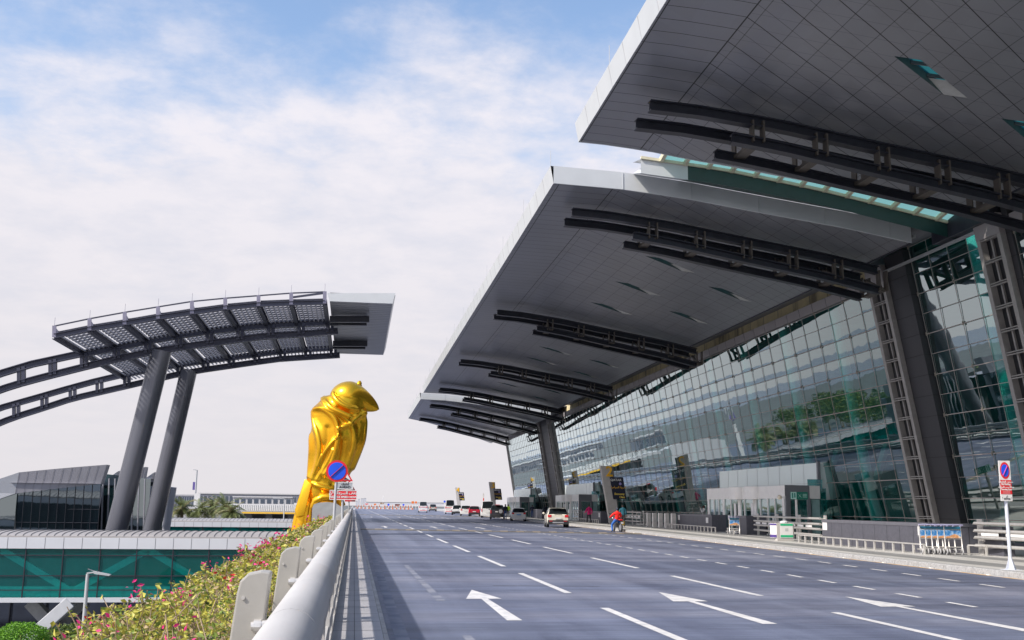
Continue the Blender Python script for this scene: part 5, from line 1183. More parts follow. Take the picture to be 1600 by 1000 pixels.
# ------------------------------------------------------------------ luggage trolleys
m_ad_sky = mat('ad_blue', (.03, .19, .47), .4, 0, .3, 1.5, alt=(.28, .42, .6), altscale=6); m_ad = mat('ad_sand', (.50, .24, .10), .5, 0, .3, 18, alt=(.62, .5, .38), altscale=8); m_teal = mat('ad_teal', (.01, .12, .20), .4); m_wheel = mat('wheel_grey', (.45, .45, .46), .5)
def trolley(lab):
    t = thing('luggage_trolley', (0, 0, 0), lab, 'luggage trolley', 'airport luggage trolleys')
    f = MB()
    for s in (-.29, .29): f.path([(s, -.40, .18), (s, -.34, .24), (s, -.30, .60), (s, -.26, 1.02)], .022, n=8); f.path([(s, -.36, .17), (s*.75, .25, .15), (s*.35, .62, .16)], .02, n=8)
    f.tube((-.29, -.28, .88), (.29, -.28, .88), .016); f.tube((-.29, -.34, .26), (.29, -.34, .26), .018); f.tube((-.29, -.30, .55), (.29, -.30, .55), .014)
    for x in (-.15, 0, .15): f.tube((x, -.34, .17), (x*.6, .5, .16), .012, n=6)
    f.build('frame', m_steel, t, smooth=True)
    h = MB(); h.path([(-.33, -.40, 1.03), (-.2, -.44, 1.04), (.2, -.44, 1.04), (.33, -.40, 1.03)], .022, n=8); h.tube((-.33, -.40, 1.03), (-.26, -.26, .98), .02); h.tube((.33, -.40, 1.03), (.26, -.26, .98), .02); h.build('handle', m_blue if False else mat('handle_violet', (.30, .29, .45), .5), t, smooth=True)
    MB().box(-.27, .27, -.325, -.315, .58, .86).build('advert_sky', m_ad_sky, t)
    s = MB(); s.prism([(-.27, -.330, .575), (.27, -.330, .575), (.27, -.330, .62), (.14, -.330, .70), (.05, -.330, .72), (-.1, -.330, .66), (-.27, -.330, .63)], (0, .003, 0)); s.build('advert_ground', m_ad, t)
    MB().box(-.27, .27, -.325, -.315, .89, .98).build('advert_strip', m_teal, t)
    MB().box(-.25, .25, -.26, .02, .62, .635).build('top_basket', m_steel, t)
    for i, (x, y) in enumerate(((-.27, -.38), (.27, -.38), (0, .58))):
        w_ = MB(); w_.tube((x-.02, y, .10), (x+.02, y, .10), .10, n=20); o = w_.build('wheel', m_wheel, t, smooth=True); MB().tube((x-.024, y, .10), (x+.024, y, .10), .055, n=12).build('hub', m_black, o)
        MB().beam((x, y, .11), (x, y+.03, .25), .05, .02, (0, 1, 0)).build('castor_fork', m_steel, o)
    return t
tr0 = trolley('front luggage trolley of the nested row beside the longest granite wall')
base = onZ(1484, 866, .15); ang = R(-12)
tr0.location = (base.x+.05, base.y, .15); tr0.rotation_euler.z = ang
labs = ['second luggage trolley of the nested row', 'third luggage trolley of the nested row', 'fourth luggage trolley of the nested row', 'fifth and rearmost luggage trolley of the nested row']
for i in range(4):
    c = copy_tree(tr0); c.location = (base.x-.16-.19*i, base.y+.10+.07*i, .15); c.rotation_euler.z = ang; c['label'] = labs[i]
c = copy_tree(tr0); v = onZ(1148, 836, .15); c.location = (v.x, v.y, .15); c.rotation_euler.z = R(-20); c['label'] = 'single luggage trolley standing in the gap of the middle granite wall'
# green notice board, info pole
v = onZ(1228, 845.5, .15); t = thing('notice_stand', tuple(v), 'white notice stand with green bands on the pavement before the steel barrier', 'notice stand'); m_green = mat('notice_green', (.02, .42, .20), .5)
w_ = .88; MB().box(v.x-w_/2, v.x+w_/2, v.y, v.y+.35, .15, 1.0).build('cabinet', m_conc, t, bevel=.02); MB().box(v.x-.27, v.x+.37, v.y-.02, v.y-.002, .30, .98).build('face', m_white, t)
g = MB(); g.box(v.x-.27, v.x+.37, v.y-.026, v.y-.021, .88, .98); g.box(v.x-.27, v.x+.37, v.y-.026, v.y-.021, .33, .44); g.build('green_band', m_green, t)
em = MB(); em.box(v.x-.03, v.x+.13, v.y-.025, v.y-.021, .62, .76); em.build('grey_emblem', mat('emblem_grey', (.5, .53, .52), .5), t)
pp = MB(); pp.add([(v.x-.45, v.y+.02, .3), (v.x-.60, v.y+.45, .3), (v.x-.60, v.y+.45, 1.0), (v.x-.45, v.y+.02, 1.0)], [(0, 1, 2, 3)]); pp.build('side_face', m_white, t)
pq = MB(); pq.add([(v.x-.46, v.y+.01, .32), (v.x-.61, v.y+.44, .32), (v.x-.61, v.y+.44, .45), (v.x-.46, v.y+.01, .45)], [(0, 1, 2, 3)]); pq.add([(v.x-.46, v.y+.01, .9), (v.x-.61, v.y+.44, .9), (v.x-.61, v.y+.44, .98), (v.x-.46, v.y+.01, .98)], [(0, 1, 2, 3)]); pq.build('purple_band', mat('band_purple', (.08, .05, .22), .5), t)
b_ = MB(); b_.ell((v.x+.02, v.y+.2, 1.03), (.22, .16, .10), 14, 8); b_.build('bag', mat('bag_white', (.55, .56, .58), .6, 0, .4, 12), None, smooth=True, label='crumpled pale bag lying on top of the notice stand', cat='bag')
v = onZ(1246.5, 842.5, .15); t = thing('direction_sign', tuple(v), 'green pictogram direction board on a slim steel post left of the granite wall', 'sign')
MB().tube(v, (v.x, v.y, 2.45), .07, n=14).build('post', m_steel, t, smooth=True)
p, q = onY(1234, 768.5, v.y), onY(1261, 780.5, v.y); MB().box(p.x, q.x, v.y-.12, v.y-.07, q.z, p.z).build('board', mat('board_green', (.01, .17, .12), .4), t)
W_ = q.x-p.x; Hh = p.z-q.z; MB().box(p.x, p.x+W_*.33, v.y-.126, v.y-.121, q.z+.01, p.z-.01).build('pale_field', mat('field_mint', (.42, .66, .60), .5), t)
ic = MB(); cx, cz = p.x+W_*.52, (p.z+q.z)/2; ic.beam((cx-.09, v.y-.125, cz-.09), (cx+.09, v.y-.125, cz+.09), .004, .035, (0, 1, 0)); ic.beam((cx-.09, v.y-.128, cz+.09), (cx+.09, v.y-.128, cz-.09), .004, .035, (0, 1, 0))
for k in range(3): ic.box(p.x+W_*.70, p.x+W_*.93, v.y-.126, v.y-.122, cz+.06-.07*k, cz+.085-.07*k)
ic.build('pictogram', mat('picto_pale', (.45, .68, .62), .5), t)
ic = MB(); ic.box(p.x+W_*.06, p.x+W_*.14, v.y-.13, v.y-.127, q.z+.06, p.z-.06); ic.box(p.x+W_*.19, p.x+W_*.27, v.y-.13, v.y-.127, q.z+.09, p.z-.06); ic.build('person_symbol', mat('picto_dark', (.02, .22, .18), .5), t)
p, q = onY(1242.5, 789, v.y), onY(1245.5, 809.5, v.y); MB().box(p.x, q.x, v.y-.10, v.y-.07, q.z, p.z).build('side_plate', m_white, t)
v2 = onY(1218, 777, 52); t = thing('globe_lamp', tuple(v2), 'small pale globe lamp on the near entrance porch front', 'lamp'); MB().ell(v2, (.12, .12, .12), 16, 10).build('globe', mat('globe_cream', (.62, .56, .44), .4), t, smooth=True); MB().beam(v2, v2+Vector((.35, 0, .02)), .04, .04).build('arm', m_steel, t)
# ================================================================== VEHICLES
g_car = mat('car_glass', (.012, .016, .018), .06, 0, .1, 1); m_tyre = m_black; m_rim = mat('wheel_rim', (.50, .50, .51), .3, .7); m_tail = mat('tail_lamp', (.55, .015, .02), .2); m_plate = mat('number_plate', (.62, .62, .60), .5); m_trim = mat('black_trim', (.025, .025, .028), .55)
def paint(n, c, metal=.1): return mat('paint_'+n, c, .28, metal, .03, 1, coat=.6)
def car(name, lab, cat, pos, rz, L, W, H, col, prof, belt, wheel=.33, tail='low', extra=None, bumper=m_trim, plate_z=.75, grp='vehicles at the terminal kerb', pl=m_plate):
    t = thing(name, (0, 0, 0), lab, cat, grp); zb = .30 if H > 1.55 else .24
    # sections from the rear: (y, z_hood_or_belt, z_roof, roof half width)
    body, glass = MB(), MB(); secs = []
    for (y, zt, cab) in prof:
        wl = W/2*(.90 if y in (prof[0][0], prof[-1][0]) else 1.0); wr = W/2*(.74 if zt > belt+.25 else .86)
        bz = min(belt, zt-.03)
        secs.append([(-wl*.93, zb), (-wl, zb+.18), (-wl*1.005, (zb+bz)/2), (-wl*.985, bz), (-wr, zt-.05), (-wr*.86, zt), (0, zt+.025), (wr*.86, zt), (wr, zt-.05), (wl*.985, bz), (wl*1.005, (zb+bz)/2), (wl, zb+.18), (wl*.93, zb)])
    n = 13
    for i in range(len(secs)-1):
        y0, y1 = prof[i][0], prof[i+1][0]; z0, z1 = prof[i][1], prof[i+1][1]; c0, c1 = prof[i][2], prof[i+1][2]
        for k in range(n-1):
            a, b_, c_, d = (secs[i][k][0], y0, secs[i][k][1]), (secs[i][k+1][0], y0, secs[i][k+1][1]), (secs[i+1][k+1][0], y1, secs[i+1][k+1][1]), (secs[i+1][k][0], y1, secs[i+1][k][1])
            side = k in (3, 8); top = k in (5, 6)
            if side and c0 == 'c' and c1 == 'c': glass.quad(a, b_, c_, d)
            elif top and (c0+c1 in ('rc', 'cw')): glass.quad(a, b_, c_, d)
            elif k in (4, 7) and (c0+c1 in ('rc', 'cw')): glass.quad(a, b_, c_, d)
            else: body.quad(a, b_, c_, d)
    for s, y in ((secs[0], prof[0][0]), (secs[-1], prof[-1][0])): body.add([(x, y, z) for x, z in s], [tuple(range(n))])
    body.add([(x, y, zb) for x, y in ((-W/2*.92, 0), (W/2*.92, 0), (W/2*.92, L), (-W/2*.92, L))], [(0, 1, 2, 3)])
    bo = body.build('body', col, t, smooth=True); glass.build('window_glass', g_car, t)
    for sx in (-1, 1):
        for y in (L*.19, L*.81):
            x = sx*(W/2-.10); w_ = MB().tube((x-.11*sx, y, wheel), (x+.115*sx, y, wheel), wheel, n=24).build('wheel', m_tyre, t, smooth=True); MB().tube((x+.09*sx, y, wheel), (x+.125*sx, y, wheel), wheel*.62, n=18).build('rim', m_rim, w_)
            MB().tube((x+.02*sx, y, wheel+.02), (x+.108*sx, y, wheel+.02), wheel*1.2, n=20).build('wheel_arch', m_trim, t)
        x0, x1 = sorted((sx*W/2*.60, sx*W/2*.925)); 
        if tail == 'tall': x0, x1 = sorted((sx*W/2*.80, sx*W/2*.93)); z0, z1 = belt-.42, belt+.0
        else: z0, z1 = belt-.20, belt+.0
        MB().box(x0, x1, -.03, .12, z0, z1).build('tail_lamp', m_tail, t, bevel=.02)
        MB().ell((sx*(W/2+.12), L*.66, belt+.1), (.10, .07, .09), 10, 6).build('mirror', col, t, smooth=True)
    bz1 = zb+.30; MB().box(-W/2*.93, W/2*.93, -.09, .2, zb-.04, bz1).build('rear_bumper', bumper, t, bevel=.03)
    MB().box(-.26, .26, -.10, -.05, plate_z-.06, plate_z+.06).build('number_plate', pl, t)
    MB().box(-.30, .30, -.012, .02, belt+.02, belt+.05).build('door_handle', m_trim, t)
    if extra: extra(t)
    t.location = (pos[0], pos[1], 0); t.rotation_euler.z = R(rz); return t
beige = paint('cream', (.66, .62, .52)); white = paint('white', (.70, .70, .69)); redp = paint('crimson', (.45, .01, .04)); blackp = paint('black', (.03, .03, .04)); sand = paint('sand', (.45, .40, .34), .3)
suvp = lambda L, H, b: [(0, b-.05, 'r'), (.10, b+.04, 'r'), (.52, H-.05, 'c'), (1.1, H, 'c'), (L*.5, H, 'c'), (L*.62, H-.07, 'c'), (L*.76, b+.06, 'w'), (L*.93, b-.06, 'f'), (L, b-.28, 'f')]
sedp = lambda L, H, b: [(0, b-.04, 'f'), (.55, b+.03, 'r'), (1.15, H-.05, 'c'), (1.7, H, 'c'), (L*.55, H-.02, 'c'), (L*.72, b+.04, 'w'), (L*.94, b-.10, 'f'), (L, b-.3, 'f')]
vanp = lambda L, H, b: [(0, b+.02, 'r'), (.04, b+.05, 'r'), (.20, H-.05, 'c'), (.6, H, 'c'), (L*.7, H, 'c'), (L*.82, H-.15, 'c'), (L*.94, b+.02, 'w'), (L, b-.25, 'f')]
def place(x, y, dx=0): v = onZ(x, y, 0); return (v.x+dx, v.y)
def suvx(t):
    m = MB(); 
    for s in (-.6, .6): m.beam((s, .7, 1.62), (s, 2.7, 1.62), .04, .05)
    m.build('roof_rail', m_trim, t); MB().box(-.6, .6, .12, .42, 1.575, 1.605).build('spoiler', m_trim, t); MB().box(-.45, .45, -.10, -.02, .36, .46).build('diffuser', m_rim, t)
    g = MB(); g.box(-.72, -.45, -.095, -.05, .50, .55); g.box(.45, .72, -.095, -.05, .50, .55); g.build('reflector', m_tail, t)
v = onZ(873, 825.5, 0); W = onZ(905-14, 825.5, 0)
car('parked_car', 'cream hatchback SUV parked nearest, left of the pylon numbered 2', 'car', place(872, 824.5), -7, 4.2, 1.80, 1.60, beige, suvp(4.2, 1.58, 1.02), 1.02, .34, extra=suvx)
car('parked_car', 'white sedan with blue number plate parked beyond the cream hatchback', 'car', place(810.5, 814.2), -7, 4.4, 1.72, 1.48, white, sedp(4.4, 1.46, .96), .96, .31, bumper=white, pl=mat('plate_blue', (.10, .32, .62), .5), plate_z=.72)
def spare(t):
    w_ = MB().tube((.42, -.05, 1.0), (.42, -.28, 1.0), .37, n=28).build('spare_wheel', m_tyre, t, smooth=True); MB().tube((.42, -.26, 1.0), (.42, -.30, 1.0), .25, n=20).build('cover', m_rim, w_)
    MB().box(-.3, .3, .1, .4, 1.80, 1.86).build('roof_lamp', m_tail, t)
car('parked_car', 'black off-roader with spare wheel on its back door', 'car', place(777, 811.5), -8, 4.8, 1.90, 1.85, blackp, suvp(4.8, 1.82, 1.15), 1.15, .40, 'tall', spare, plate_z=.95)
car('parked_van', 'white high-roof van parked left behind the black off-roader', 'van', place(762, 809), -8, 5.0, 1.95, 2.3, white, vanp(5.0, 2.32, 1.25), 1.25, .36, 'tall', bumper=white)
car('parked_car', 'crimson crossover parked between the white van and the white car', 'car', place(741, 806.8), -7, 4.4, 1.85, 1.62, redp, suvp(4.4, 1.62, 1.05), 1.05, .35)
car('parked_car', 'white car half hidden left of the crimson crossover', 'car', place(727.5, 806), -7, 4.5, 1.85, 1.72, white, suvp(4.5, 1.7, 1.08), 1.08, .36, bumper=white)
def bed(t):
    MB().box(-.84, .84, -.04, .02, .62, 1.02).build('tailgate', white, t)
car('parked_pickup', 'white pickup parked before the white and red minibus', 'pickup truck', place(713.5, 804.6), -7, 5.0, 1.85, 1.75, white, [(0, 1.02, 'f'), (1.5, 1.03, 'r'), (1.62, 1.70, 'c'), (2.3, 1.74, 'c'), (2.9, 1.72, 'c'), (3.6, 1.12, 'w'), (4.7, .98, 'f'), (5.0, .75, 'f')], 1.04, .38, 'tall', bed)
def stripe(t):
    MB().box(-.88, .88, -.105, -.092, .46, .56).build('red_stripe', m_red, t); MB().box(-.86, .86, -.035, .02, 1.18, 1.25).build('red_band', m_red, t)
car('minibus', 'white and red minibus parked under the pylon numbered 4', 'minibus', place(703, 803), -6, 5.2, 1.95, 2.75, paint('minibus', (.66, .62, .57)), vanp(5.2, 2.75, 1.5), 1.5, .36, 'tall', stripe, bumper=white)
car('minibus', 'white minibus with red stripes driving away on the road', 'minibus', place(661, 800.8), -2, 5.0, 2.0, 2.45, white, vanp(5.0, 2.45, 1.45), 1.45, .38, 'tall', stripe, bumper=white, grp='vehicles driving on the road')
car('moving_car', 'sand coloured car driving right of the white minibus', 'car', place(676.5, 799.2), -2, 4.6, 2.0, 1.9, sand, suvp(4.6, 1.95, 1.15), 1.15, .38, grp='vehicles driving on the road')

# ================================================================== PEOPLE
m_skin = mat('skin_brown', (.33, .19, .12), .6); m_hair = mat('hair_dark', (.02, .017, .015), .7)
def person(lab, pos, face, top, bottom, pose='stand', h=1.72, shoe=m_black, grp=None, headcover=None, z=.15, armL=None, armR=None, legL=None, legR=None, jlen=0):
    k = h/1.72
    J = {'pel': (0, 0, .95), 'sp': (0, 0, 1.12), 'ch': (0, .01, 1.32), 'nk': (0, 0, 1.46), 'nk2': (0, .01, 1.53), 'hd': (0, .02, 1.61), 'ht': (0, .01, 1.70)}
    Rr = {'pel': (.155, .115), 'sp': (.135, .10), 'ch': (.165, .115), 'nk': (.075, .07), 'nk2': (.05, .05), 'hd': (.078, .095), 'ht': (.06, .07)}
    E_ = [('pel', 'sp'), ('sp', 'ch'), ('ch', 'nk'), ('nk', 'nk2'), ('nk2', 'hd'), ('hd', 'ht')]
    aL = armL or [(-.20, 0, 1.38), (-.25, -.02, 1.12), (-.24, .04, .88)]; aR = armR or [(.20, 0, 1.38), (.25, -.02, 1.12), (.24, .04, .88)]
    lL = legL or [(-.09, 0, .90), (-.10, .02, .50), (-.10, -.02, .09), (-.11, .14, .04)]; lR = legR or [(.09, 0, .90), (.10, .02, .50), (.10, -.02, .09), (.11, .14, .04)]
    for s, A in (('L', aL), ('R', aR)):
        for n_, p, r in zip(('sh', 'el', 'wr'), A, ((.062, .065), (.045, .045), (.030, .028))): J[n_+s] = p; Rr[n_+s] = r
        el, wr = Vector(A[1]), Vector(A[2]); d = (wr-el).normalized(); side = d.cross(Vector((0, 1, 0))); side = side.normalized() if side.length > .2 else Vector((1, 0, 0)); pm = wr+d*.07; J['pm'+s] = tuple(pm); Rr['pm'+s] = (.038, .018)
        E_ += [('ch', 'sh'+s), ('sh'+s, 'el'+s), ('el'+s, 'wr'+s), ('wr'+s, 'pm'+s)]
        for f in range(4):
            o = side*(.03-.02*f); q = pm+o+d*(.04+.006*(1-abs(f-1.2))); q2 = q+d*.032+Vector((0, .012, 0)); J['f%d%s' % (f, s)] = tuple(q); J['g%d%s' % (f, s)] = tuple(q2); Rr['f%d%s' % (f, s)] = (.009, .009); Rr['g%d%s' % (f, s)] = (.007, .007); E_ += [('pm'+s, 'f%d%s' % (f, s)), ('f%d%s' % (f, s), 'g%d%s' % (f, s))]
        q = wr+d*.05+side*.045; J['t'+s] = tuple(q); Rr['t'+s] = (.010, .010); E_.append(('wr'+s, 't'+s))
    for s, A in (('L', lL), ('R', lR)):
        for n_, p, r in zip(('hp', 'kn', 'an', 'to'), A, ((.095, .095), (.062, .065), (.042, .045), (.045, .032))): J[n_+s] = p; Rr[n_+s] = r
        E_ += [('pel', 'hp'+s), ('hp'+s, 'kn'+s), ('kn'+s, 'an'+s), ('an'+s, 'to'+s)]
    names = list(J); me = bpy.data.meshes.new('person'); me.from_pydata([Vector(J[n])*k for n in names], [(names.index(a), names.index(b)) for a, b in E_], [])
    o = bpy.data.objects.new('tmp', me); COL.objects.link(o); md = o.modifiers.new('s', 'SKIN'); sk = me.skin_vertices[0].data
    for i, n in enumerate(names): sk[i].radius = (Rr[n][0]*k, Rr[n][1]*k); sk[i].use_root = (n == 'pel')
    md.use_smooth_shade = True; sb = o.modifiers.new('b', 'SUBSURF'); sb.levels = 2
    bpy.context.view_layer.update(); ev = o.evaluated_get(bpy.context.evaluated_depsgraph_get()); bm_ = bpy.data.meshes.new_from_object(ev); bpy.data.objects.remove(o)
    t = thing('person', (0, 0, 0), lab, 'person', grp)
    bm_.materials.clear(); bm_.materials.append(m_skin); bm_.name = 'body'; bo = bpy.data.objects.new('body', bm_); COL.objects.link(bo); bo.parent = t
    def segdist(p, a, b): a, b = Vector(J[a])*k, Vector(J[b])*k; u = max(0, min(1, (p-a).dot(b-a)/max(1e-9, (b-a).length_squared))); return (p-a-(b-a)*u).length
    def shell(name, segs, m, off, cond=lambda c: True):
        allseg = E_; b = bmesh.new(); b.from_mesh(bm_); bad = []
        for f in b.faces:
            c = f.calc_center_median(); best = min(allseg, key=lambda e: segdist(c, e[0], e[1])-.5*min(Rr[e[0]][0], Rr[e[1]][0]))
            if best not in segs or not cond(c/k): bad.append(f)
        bmesh.ops.delete(b, geom=bad, context='FACES')
        for v in b.verts: v.co += v.normal*off
        q = bpy.data.meshes.new(name); b.to_mesh(q); b.free(); q.materials.append(m); q.polygons.foreach_set('use_smooth', [True]*len(q.polygons)); ob = bpy.data.objects.new(name, q); COL.objects.link(ob); ob.parent = t
    tops = [('pel', 'sp'), ('sp', 'ch'), ('ch', 'nk'), ('ch', 'shL'), ('ch', 'shR'), ('shL', 'elL'), ('shR', 'elR'), ('elL', 'wrL'), ('elR', 'wrR'), ('nk', 'nk2')]
    legs = [('pel', 'hpL'), ('pel', 'hpR'), ('hpL', 'knL'), ('hpR', 'knR'), ('knL', 'anL'), ('knR', 'anR')]
    shell('trousers', legs+([('pel', 'sp')]), bottom, .012, lambda c: c.z < 1.02)
    shell('jacket', tops+(legs[:4] if jlen else []), top, .024, lambda c: (c.z > .93-jlen))
    shell('shoe', [('anL', 'toL'), ('anR', 'toR')], shoe, .010)
    hx, hy, hz_ = Vector(J['hd'])*k
    hm = MB(); hm.ell((hx, hy-.012, hz_+.035), (.092, .108, .10), 16, 10); hm.v = [v for v in hm.v]; hm.build('hair' if headcover is None else 'helmet', headcover or m_hair, t, smooth=True)
    fm = MB(); fm.ell((hx, hy+.115, hz_-.01), (.012, .018, .02), 8, 6)
    for s in (-1, 1): fm.ell((hx+s*.088, hy+.01, hz_), (.012, .02, .03), 8, 6)
    fm.build('nose_and_ears', m_skin, t, smooth=True)
    em = MB(); [em.ell((hx+s*.032, hy+.098, hz_+.02), (.011, .008, .008), 8, 6) for s in (-1, 1)]; em.ell((hx, hy+.10, hz_-.05), (.024, .008, .006), 8, 6); em.build('eyes_and_mouth', mat('eye_dark', (.05, .02, .02), .3), t, smooth=True)
    t.location = (pos[0], pos[1], z); t.rotation_euler.z = R(face); return t
cl = lambda n, c: mat('cloth_'+n, c, .85, 0, .12, 8)
pink = cl('pink', (.55, .01, .14)); dk = cl('black', (.02, .02, .025)); jeans = cl('jeans', (.04, .08, .20)); teal = cl('teal', (.01, .09, .13)); hiv = cl('hivis', (.45, .75, .02)); wht = cl('white', (.6, .6, .58)); redc = cl('red', (.85, .02, .015)); navy = cl('navy', (.015, .02, .04)); grey_ = cl('grey', (.2, .2, .22)); bluj = cl('bright_jeans', (.03, .13, .45))
walkL = dict(legL=[(-.09, 0, .90), (-.10, .16, .52), (-.10, .20, .10), (-.10, .36, .06)], legR=[(.09, 0, .90), (.09, -.06, .50), (.08, -.30, .16), (.08, -.20, .06)])
v = onZ(920.5, 817, .15); person('woman in a bright pink jacket walking on the pavement', (v.x, v.y), 10, pink, dk, armL=[(-.20, 0, 1.38), (-.33, -.06, 1.12), (-.44, -.02, .98)], armR=[(.20, 0, 1.38), (.26, -.10, 1.12), (.24, -.12, .88)], jlen=.12, **walkL)
v = onZ(973.5, 823, .15); person('man in dark teal clothes standing just right of the motorcyclist', (v.x, v.y), -10, teal, dk)
for x, y, f, top, bot, lab in ((789.5, 811.5, 10, navy, jeans, 'person in dark jacket and jeans right of the black off-roader'), (794, 808, 170, hiv, dk, 'attendant in a lime yellow vest behind the white sedan'), (831.5, 809, 160, navy, jeans, 'person in navy jacket and light jeans right of the white sedan'), (852.5, 810.5, 190, navy, dk, 'person in a pale cap and dark jacket behind the cream hatchback'), (846, 806, 120, wht, grey_, 'person in white top beyond the cream hatchback'), (813, 806, 200, pink, dk, 'person in dark red top behind the white sedan roof'), (821, 806.5, 200, grey_, dk, 'person in a grey top near the far granite wall')):
    v = onZ(x, y, .15); person(lab, (v.x, v.y), f, top, bot)
v = onX(1101.5, 803, 25.2); person('person in a white shirt raising a hand to the face behind the granite wall', (25.2, v.y+.2), 80, wht, grey_, armL=[(-.20, 0, 1.38), (-.26, .16, 1.20), (-.12, .24, 1.50)])
# motorcyclist
mp = onZ(966, 831, 0); bk = thing('motorcycle', (0, 0, 0), 'dark motorcycle with red tail stopped at the kerb below its rider in red', 'motorcycle')
for y, nm in ((-.62, 'wheel'), (.70, 'wheel')):
    w_ = MB(); pts = [(0, y+.29*math.cos(6.28318*i/24), .30+.29*math.sin(6.28318*i/24)) for i in range(25)]; w_.path(pts, .05, n=8); w_ = w_.build(nm, m_tyre, bk, smooth=True); r_ = MB(); r_.tube((-.03, y, .30), (.03, y, .30), .20, n=20); r_.build('rim', m_rim, w_)
m_eng = mat('engine_grey', (.16, .16, .17), .4, .7)
b = MB(); b.box(-.14, .14, -.12, .28, .28, .58); b.build('engine', m_eng, bk, bevel=.04); b = MB(); b.tube((.17, -.55, .36), (.15, .2, .34), .045, n=10); b.build('exhaust', m_rim, bk)
b = MB(); b.ell((0, .26, .80), (.15, .26, .13), 14, 8); b.build('tank', redp, bk, smooth=True); b = MB(); b.box(-.14, .14, -.55, .10, .76, .84); b.build('saddle', m_black, bk, bevel=.03)
b = MB(); b.beam((0, -.78, .82), (0, -.5, .84), .20, .07); b.build('tail', m_red, bk); b = MB(); b.box(-.09, .09, -.93, -.91, .55, .68); b.build('number_plate', m_plate, bk); b = MB(); b.beam((0, -.9, .62), (0, -.68, .80), .14, .02); b.build('mudguard', m_trim, bk)
b = MB(); b.beam((.04, .70, .30), (.04, .48, .98), .04, .05); b.beam((-.04, .70, .30), (-.04, .48, .98), .04, .05); b.path([(-.38, .38, 1.04), (-.15, .46, 1.04), (.15, .46, 1.04), (.38, .38, 1.04)], .016, n=8); b.build('fork_and_handlebar', m_eng, bk)
for s in (-1, 1): b = MB(); b.tube((s*.25, .44, 1.04), (s*.34, .42, 1.20), .01, n=6); b.ell((s*.36, .42, 1.22), (.07, .02, .04), 10, 6); b.build('mirror', m_trim, bk, smooth=True)
b = MB(); b.ell((0, .72, .92), (.10, .08, .10), 12, 8); b.build('headlight', m_rim, bk, smooth=True)
b = MB(); b.box(.17, .32, -.6, -.3, .45, .72); b.build('yellow_pannier', mat('pannier_yellow', (.6, .38, .04), .5), bk, bevel=.02)
bk.location = (mp.x+.05, mp.y+.5, 0); bk.rotation_euler.z = R(8)
rd = person('motorcycle rider in a bright red jacket, blue jeans and dark helmet', (mp.x+.0, mp.y+.25), 8, redc, bluj, h=1.75, headcover=mat('helmet_dark', (.015, .025, .05), .2), z=-.14, armL=[(-.22, 0, 1.38), (-.36, .20, 1.18), (-.34, .46, 1.10)], armR=[(.22, 0, 1.38), (.36, .20, 1.18), (.34, .46, 1.10)], legL=[(-.12, .05, .92), (-.30, .26, .60), (-.36, .02, .22), (-.38, .14, .17)], legR=[(.12, .05, .92), (.26, .34, .72), (.24, .10, .42), (.24, .24, .38)])
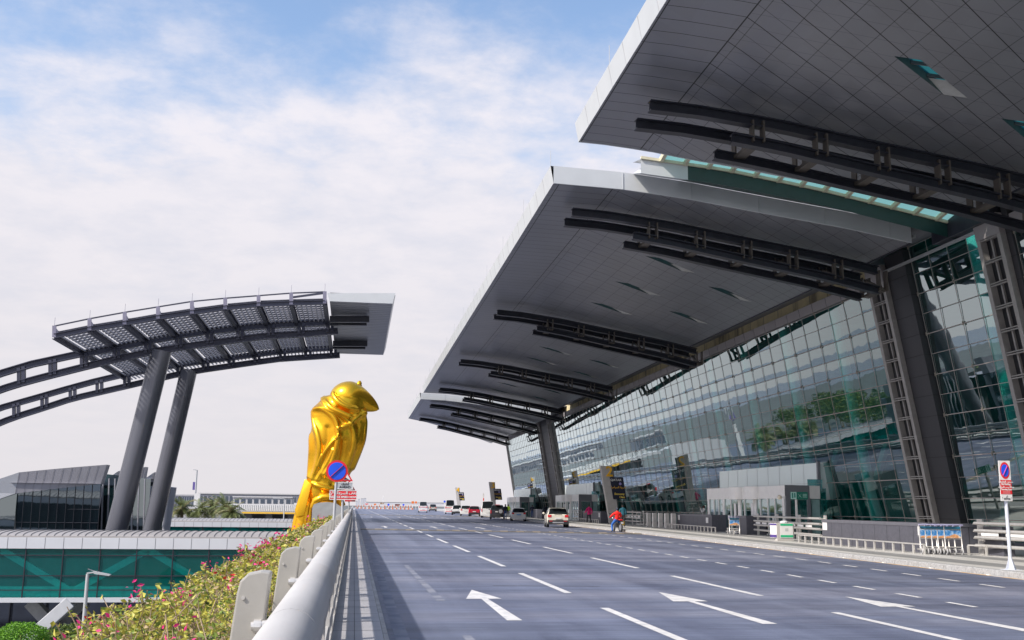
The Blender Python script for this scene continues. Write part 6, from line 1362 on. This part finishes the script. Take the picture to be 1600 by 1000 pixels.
# ================================================================== FAR END BARRIERS AND SIGNS
m_or = mat('barrier_orange', (.75, .18, .03), .5)
for k in range(46):
    x = 556+k*2.05 if k < 44 else 690+k; p = onZ(x, 794.6+.02*(x-556), 0)
    if 652 < x < 684: continue
    t = thing('road_barrier', tuple(p), 'orange, grey or white barrier post in the row closing the far end of the road', 'barrier', 'barrier row across the far end'); h = 1.2+.5*random.random(); MB().box(p.x-.22, p.x+.22, p.y, p.y+.4, 0, h*.4).build('foot', (m_white, m_or, m_alu)[k % 3], t)
    MB().box(p.x-.1, p.x+.1, p.y, p.y+.1, h*.5, h).build('post', m_white if k % 2 else m_or, t)
for i, (x, y, w_, h, m, lab) in enumerate(((573, 787.5, 5, 1.3, m_red, 'small red board in the far barrier row'), (586, 788, 3.5, 2.2, m_or, 'small orange board left of the round far sign'), (597, 786.5, 6, 2.4, mat('board_brown', (.30, .2, .12), .6), 'brown board on a mast in the far barrier row'), (621, 789, 7.5, 2.5, mat('board_dark', (.12, .03, .03), .6), 'dark wide board in the middle of the far barrier row'), (645, 785, 4, 3.5, m_or, 'orange board at the right end of the far barrier row'), (650, 785, 3, 3, m_or, 'orange triangle board beside the driving minibus'))):
    p = onY(x, y, 400); s = 400/1612; t = thing('road_board', (p.x, 400, 0), lab, 'sign', 'boards in the far barrier row'); MB().box(p.x-w_*s/2, p.x+w_*s/2, 400, 400.1, p.z-h*s/2, p.z+h*s/2).build('board', m, t); MB().tube((p.x, 400.2, 0), (p.x, 400.2, p.z), .08, n=6).build('post', m_white, t)
for i, (x, y, m, lab) in enumerate(((607, 788.5, m_blue, 'small blue disc sign left in the far barrier row'), (630.5, 789, m_blue, 'small blue disc sign right in the far barrier row'), (598.5, 782, m_white, 'pale round sign high on a mast above the far barriers'))):
    p = onY(x, y, 398); t = thing('disc_sign', (p.x, 398, 0), lab, 'sign'); MB().tube((p.x, 398.05, p.z), (p.x, 398, p.z), .42, n=18).build('disc', m, t); MB().tube((p.x, 398.2, 0), (p.x, 398.2, p.z+(2 if i == 2 else 0)), .07, n=6).build('post', m_white, t)
p = onY(694.7, 783.6, 215); t = thing('disc_sign', (p.x, 215, 0), 'small blue round sign left of the parked minibus', 'sign'); MB().tube((p.x, 215.05, p.z), (p.x, 215, p.z), .22, n=18).build('disc', m_blue, t); MB().tube((p.x, 215.1, 0), (p.x, 215.1, p.z), .05, n=6).build('post', m_white, t)
p = onY(755.5, 774, 150); t = thing('tall_marker', (p.x, 150, 0), 'thin red and white marker mast left of the pylon numbered 3', 'mast'); MB().box(p.x-.10, p.x+.10, 150, 150.1, 2.2, p.z+.3).build('panel', m_white, t); MB().box(p.x-.05, p.x+.05, 149.9, 149.99, 2.4, p.z-.4).build('red_strip', m_red, t); MB().tube((p.x, 150.1, 0), (p.x, 150.1, 2.3), .05, n=6).build('post', m_white, t)
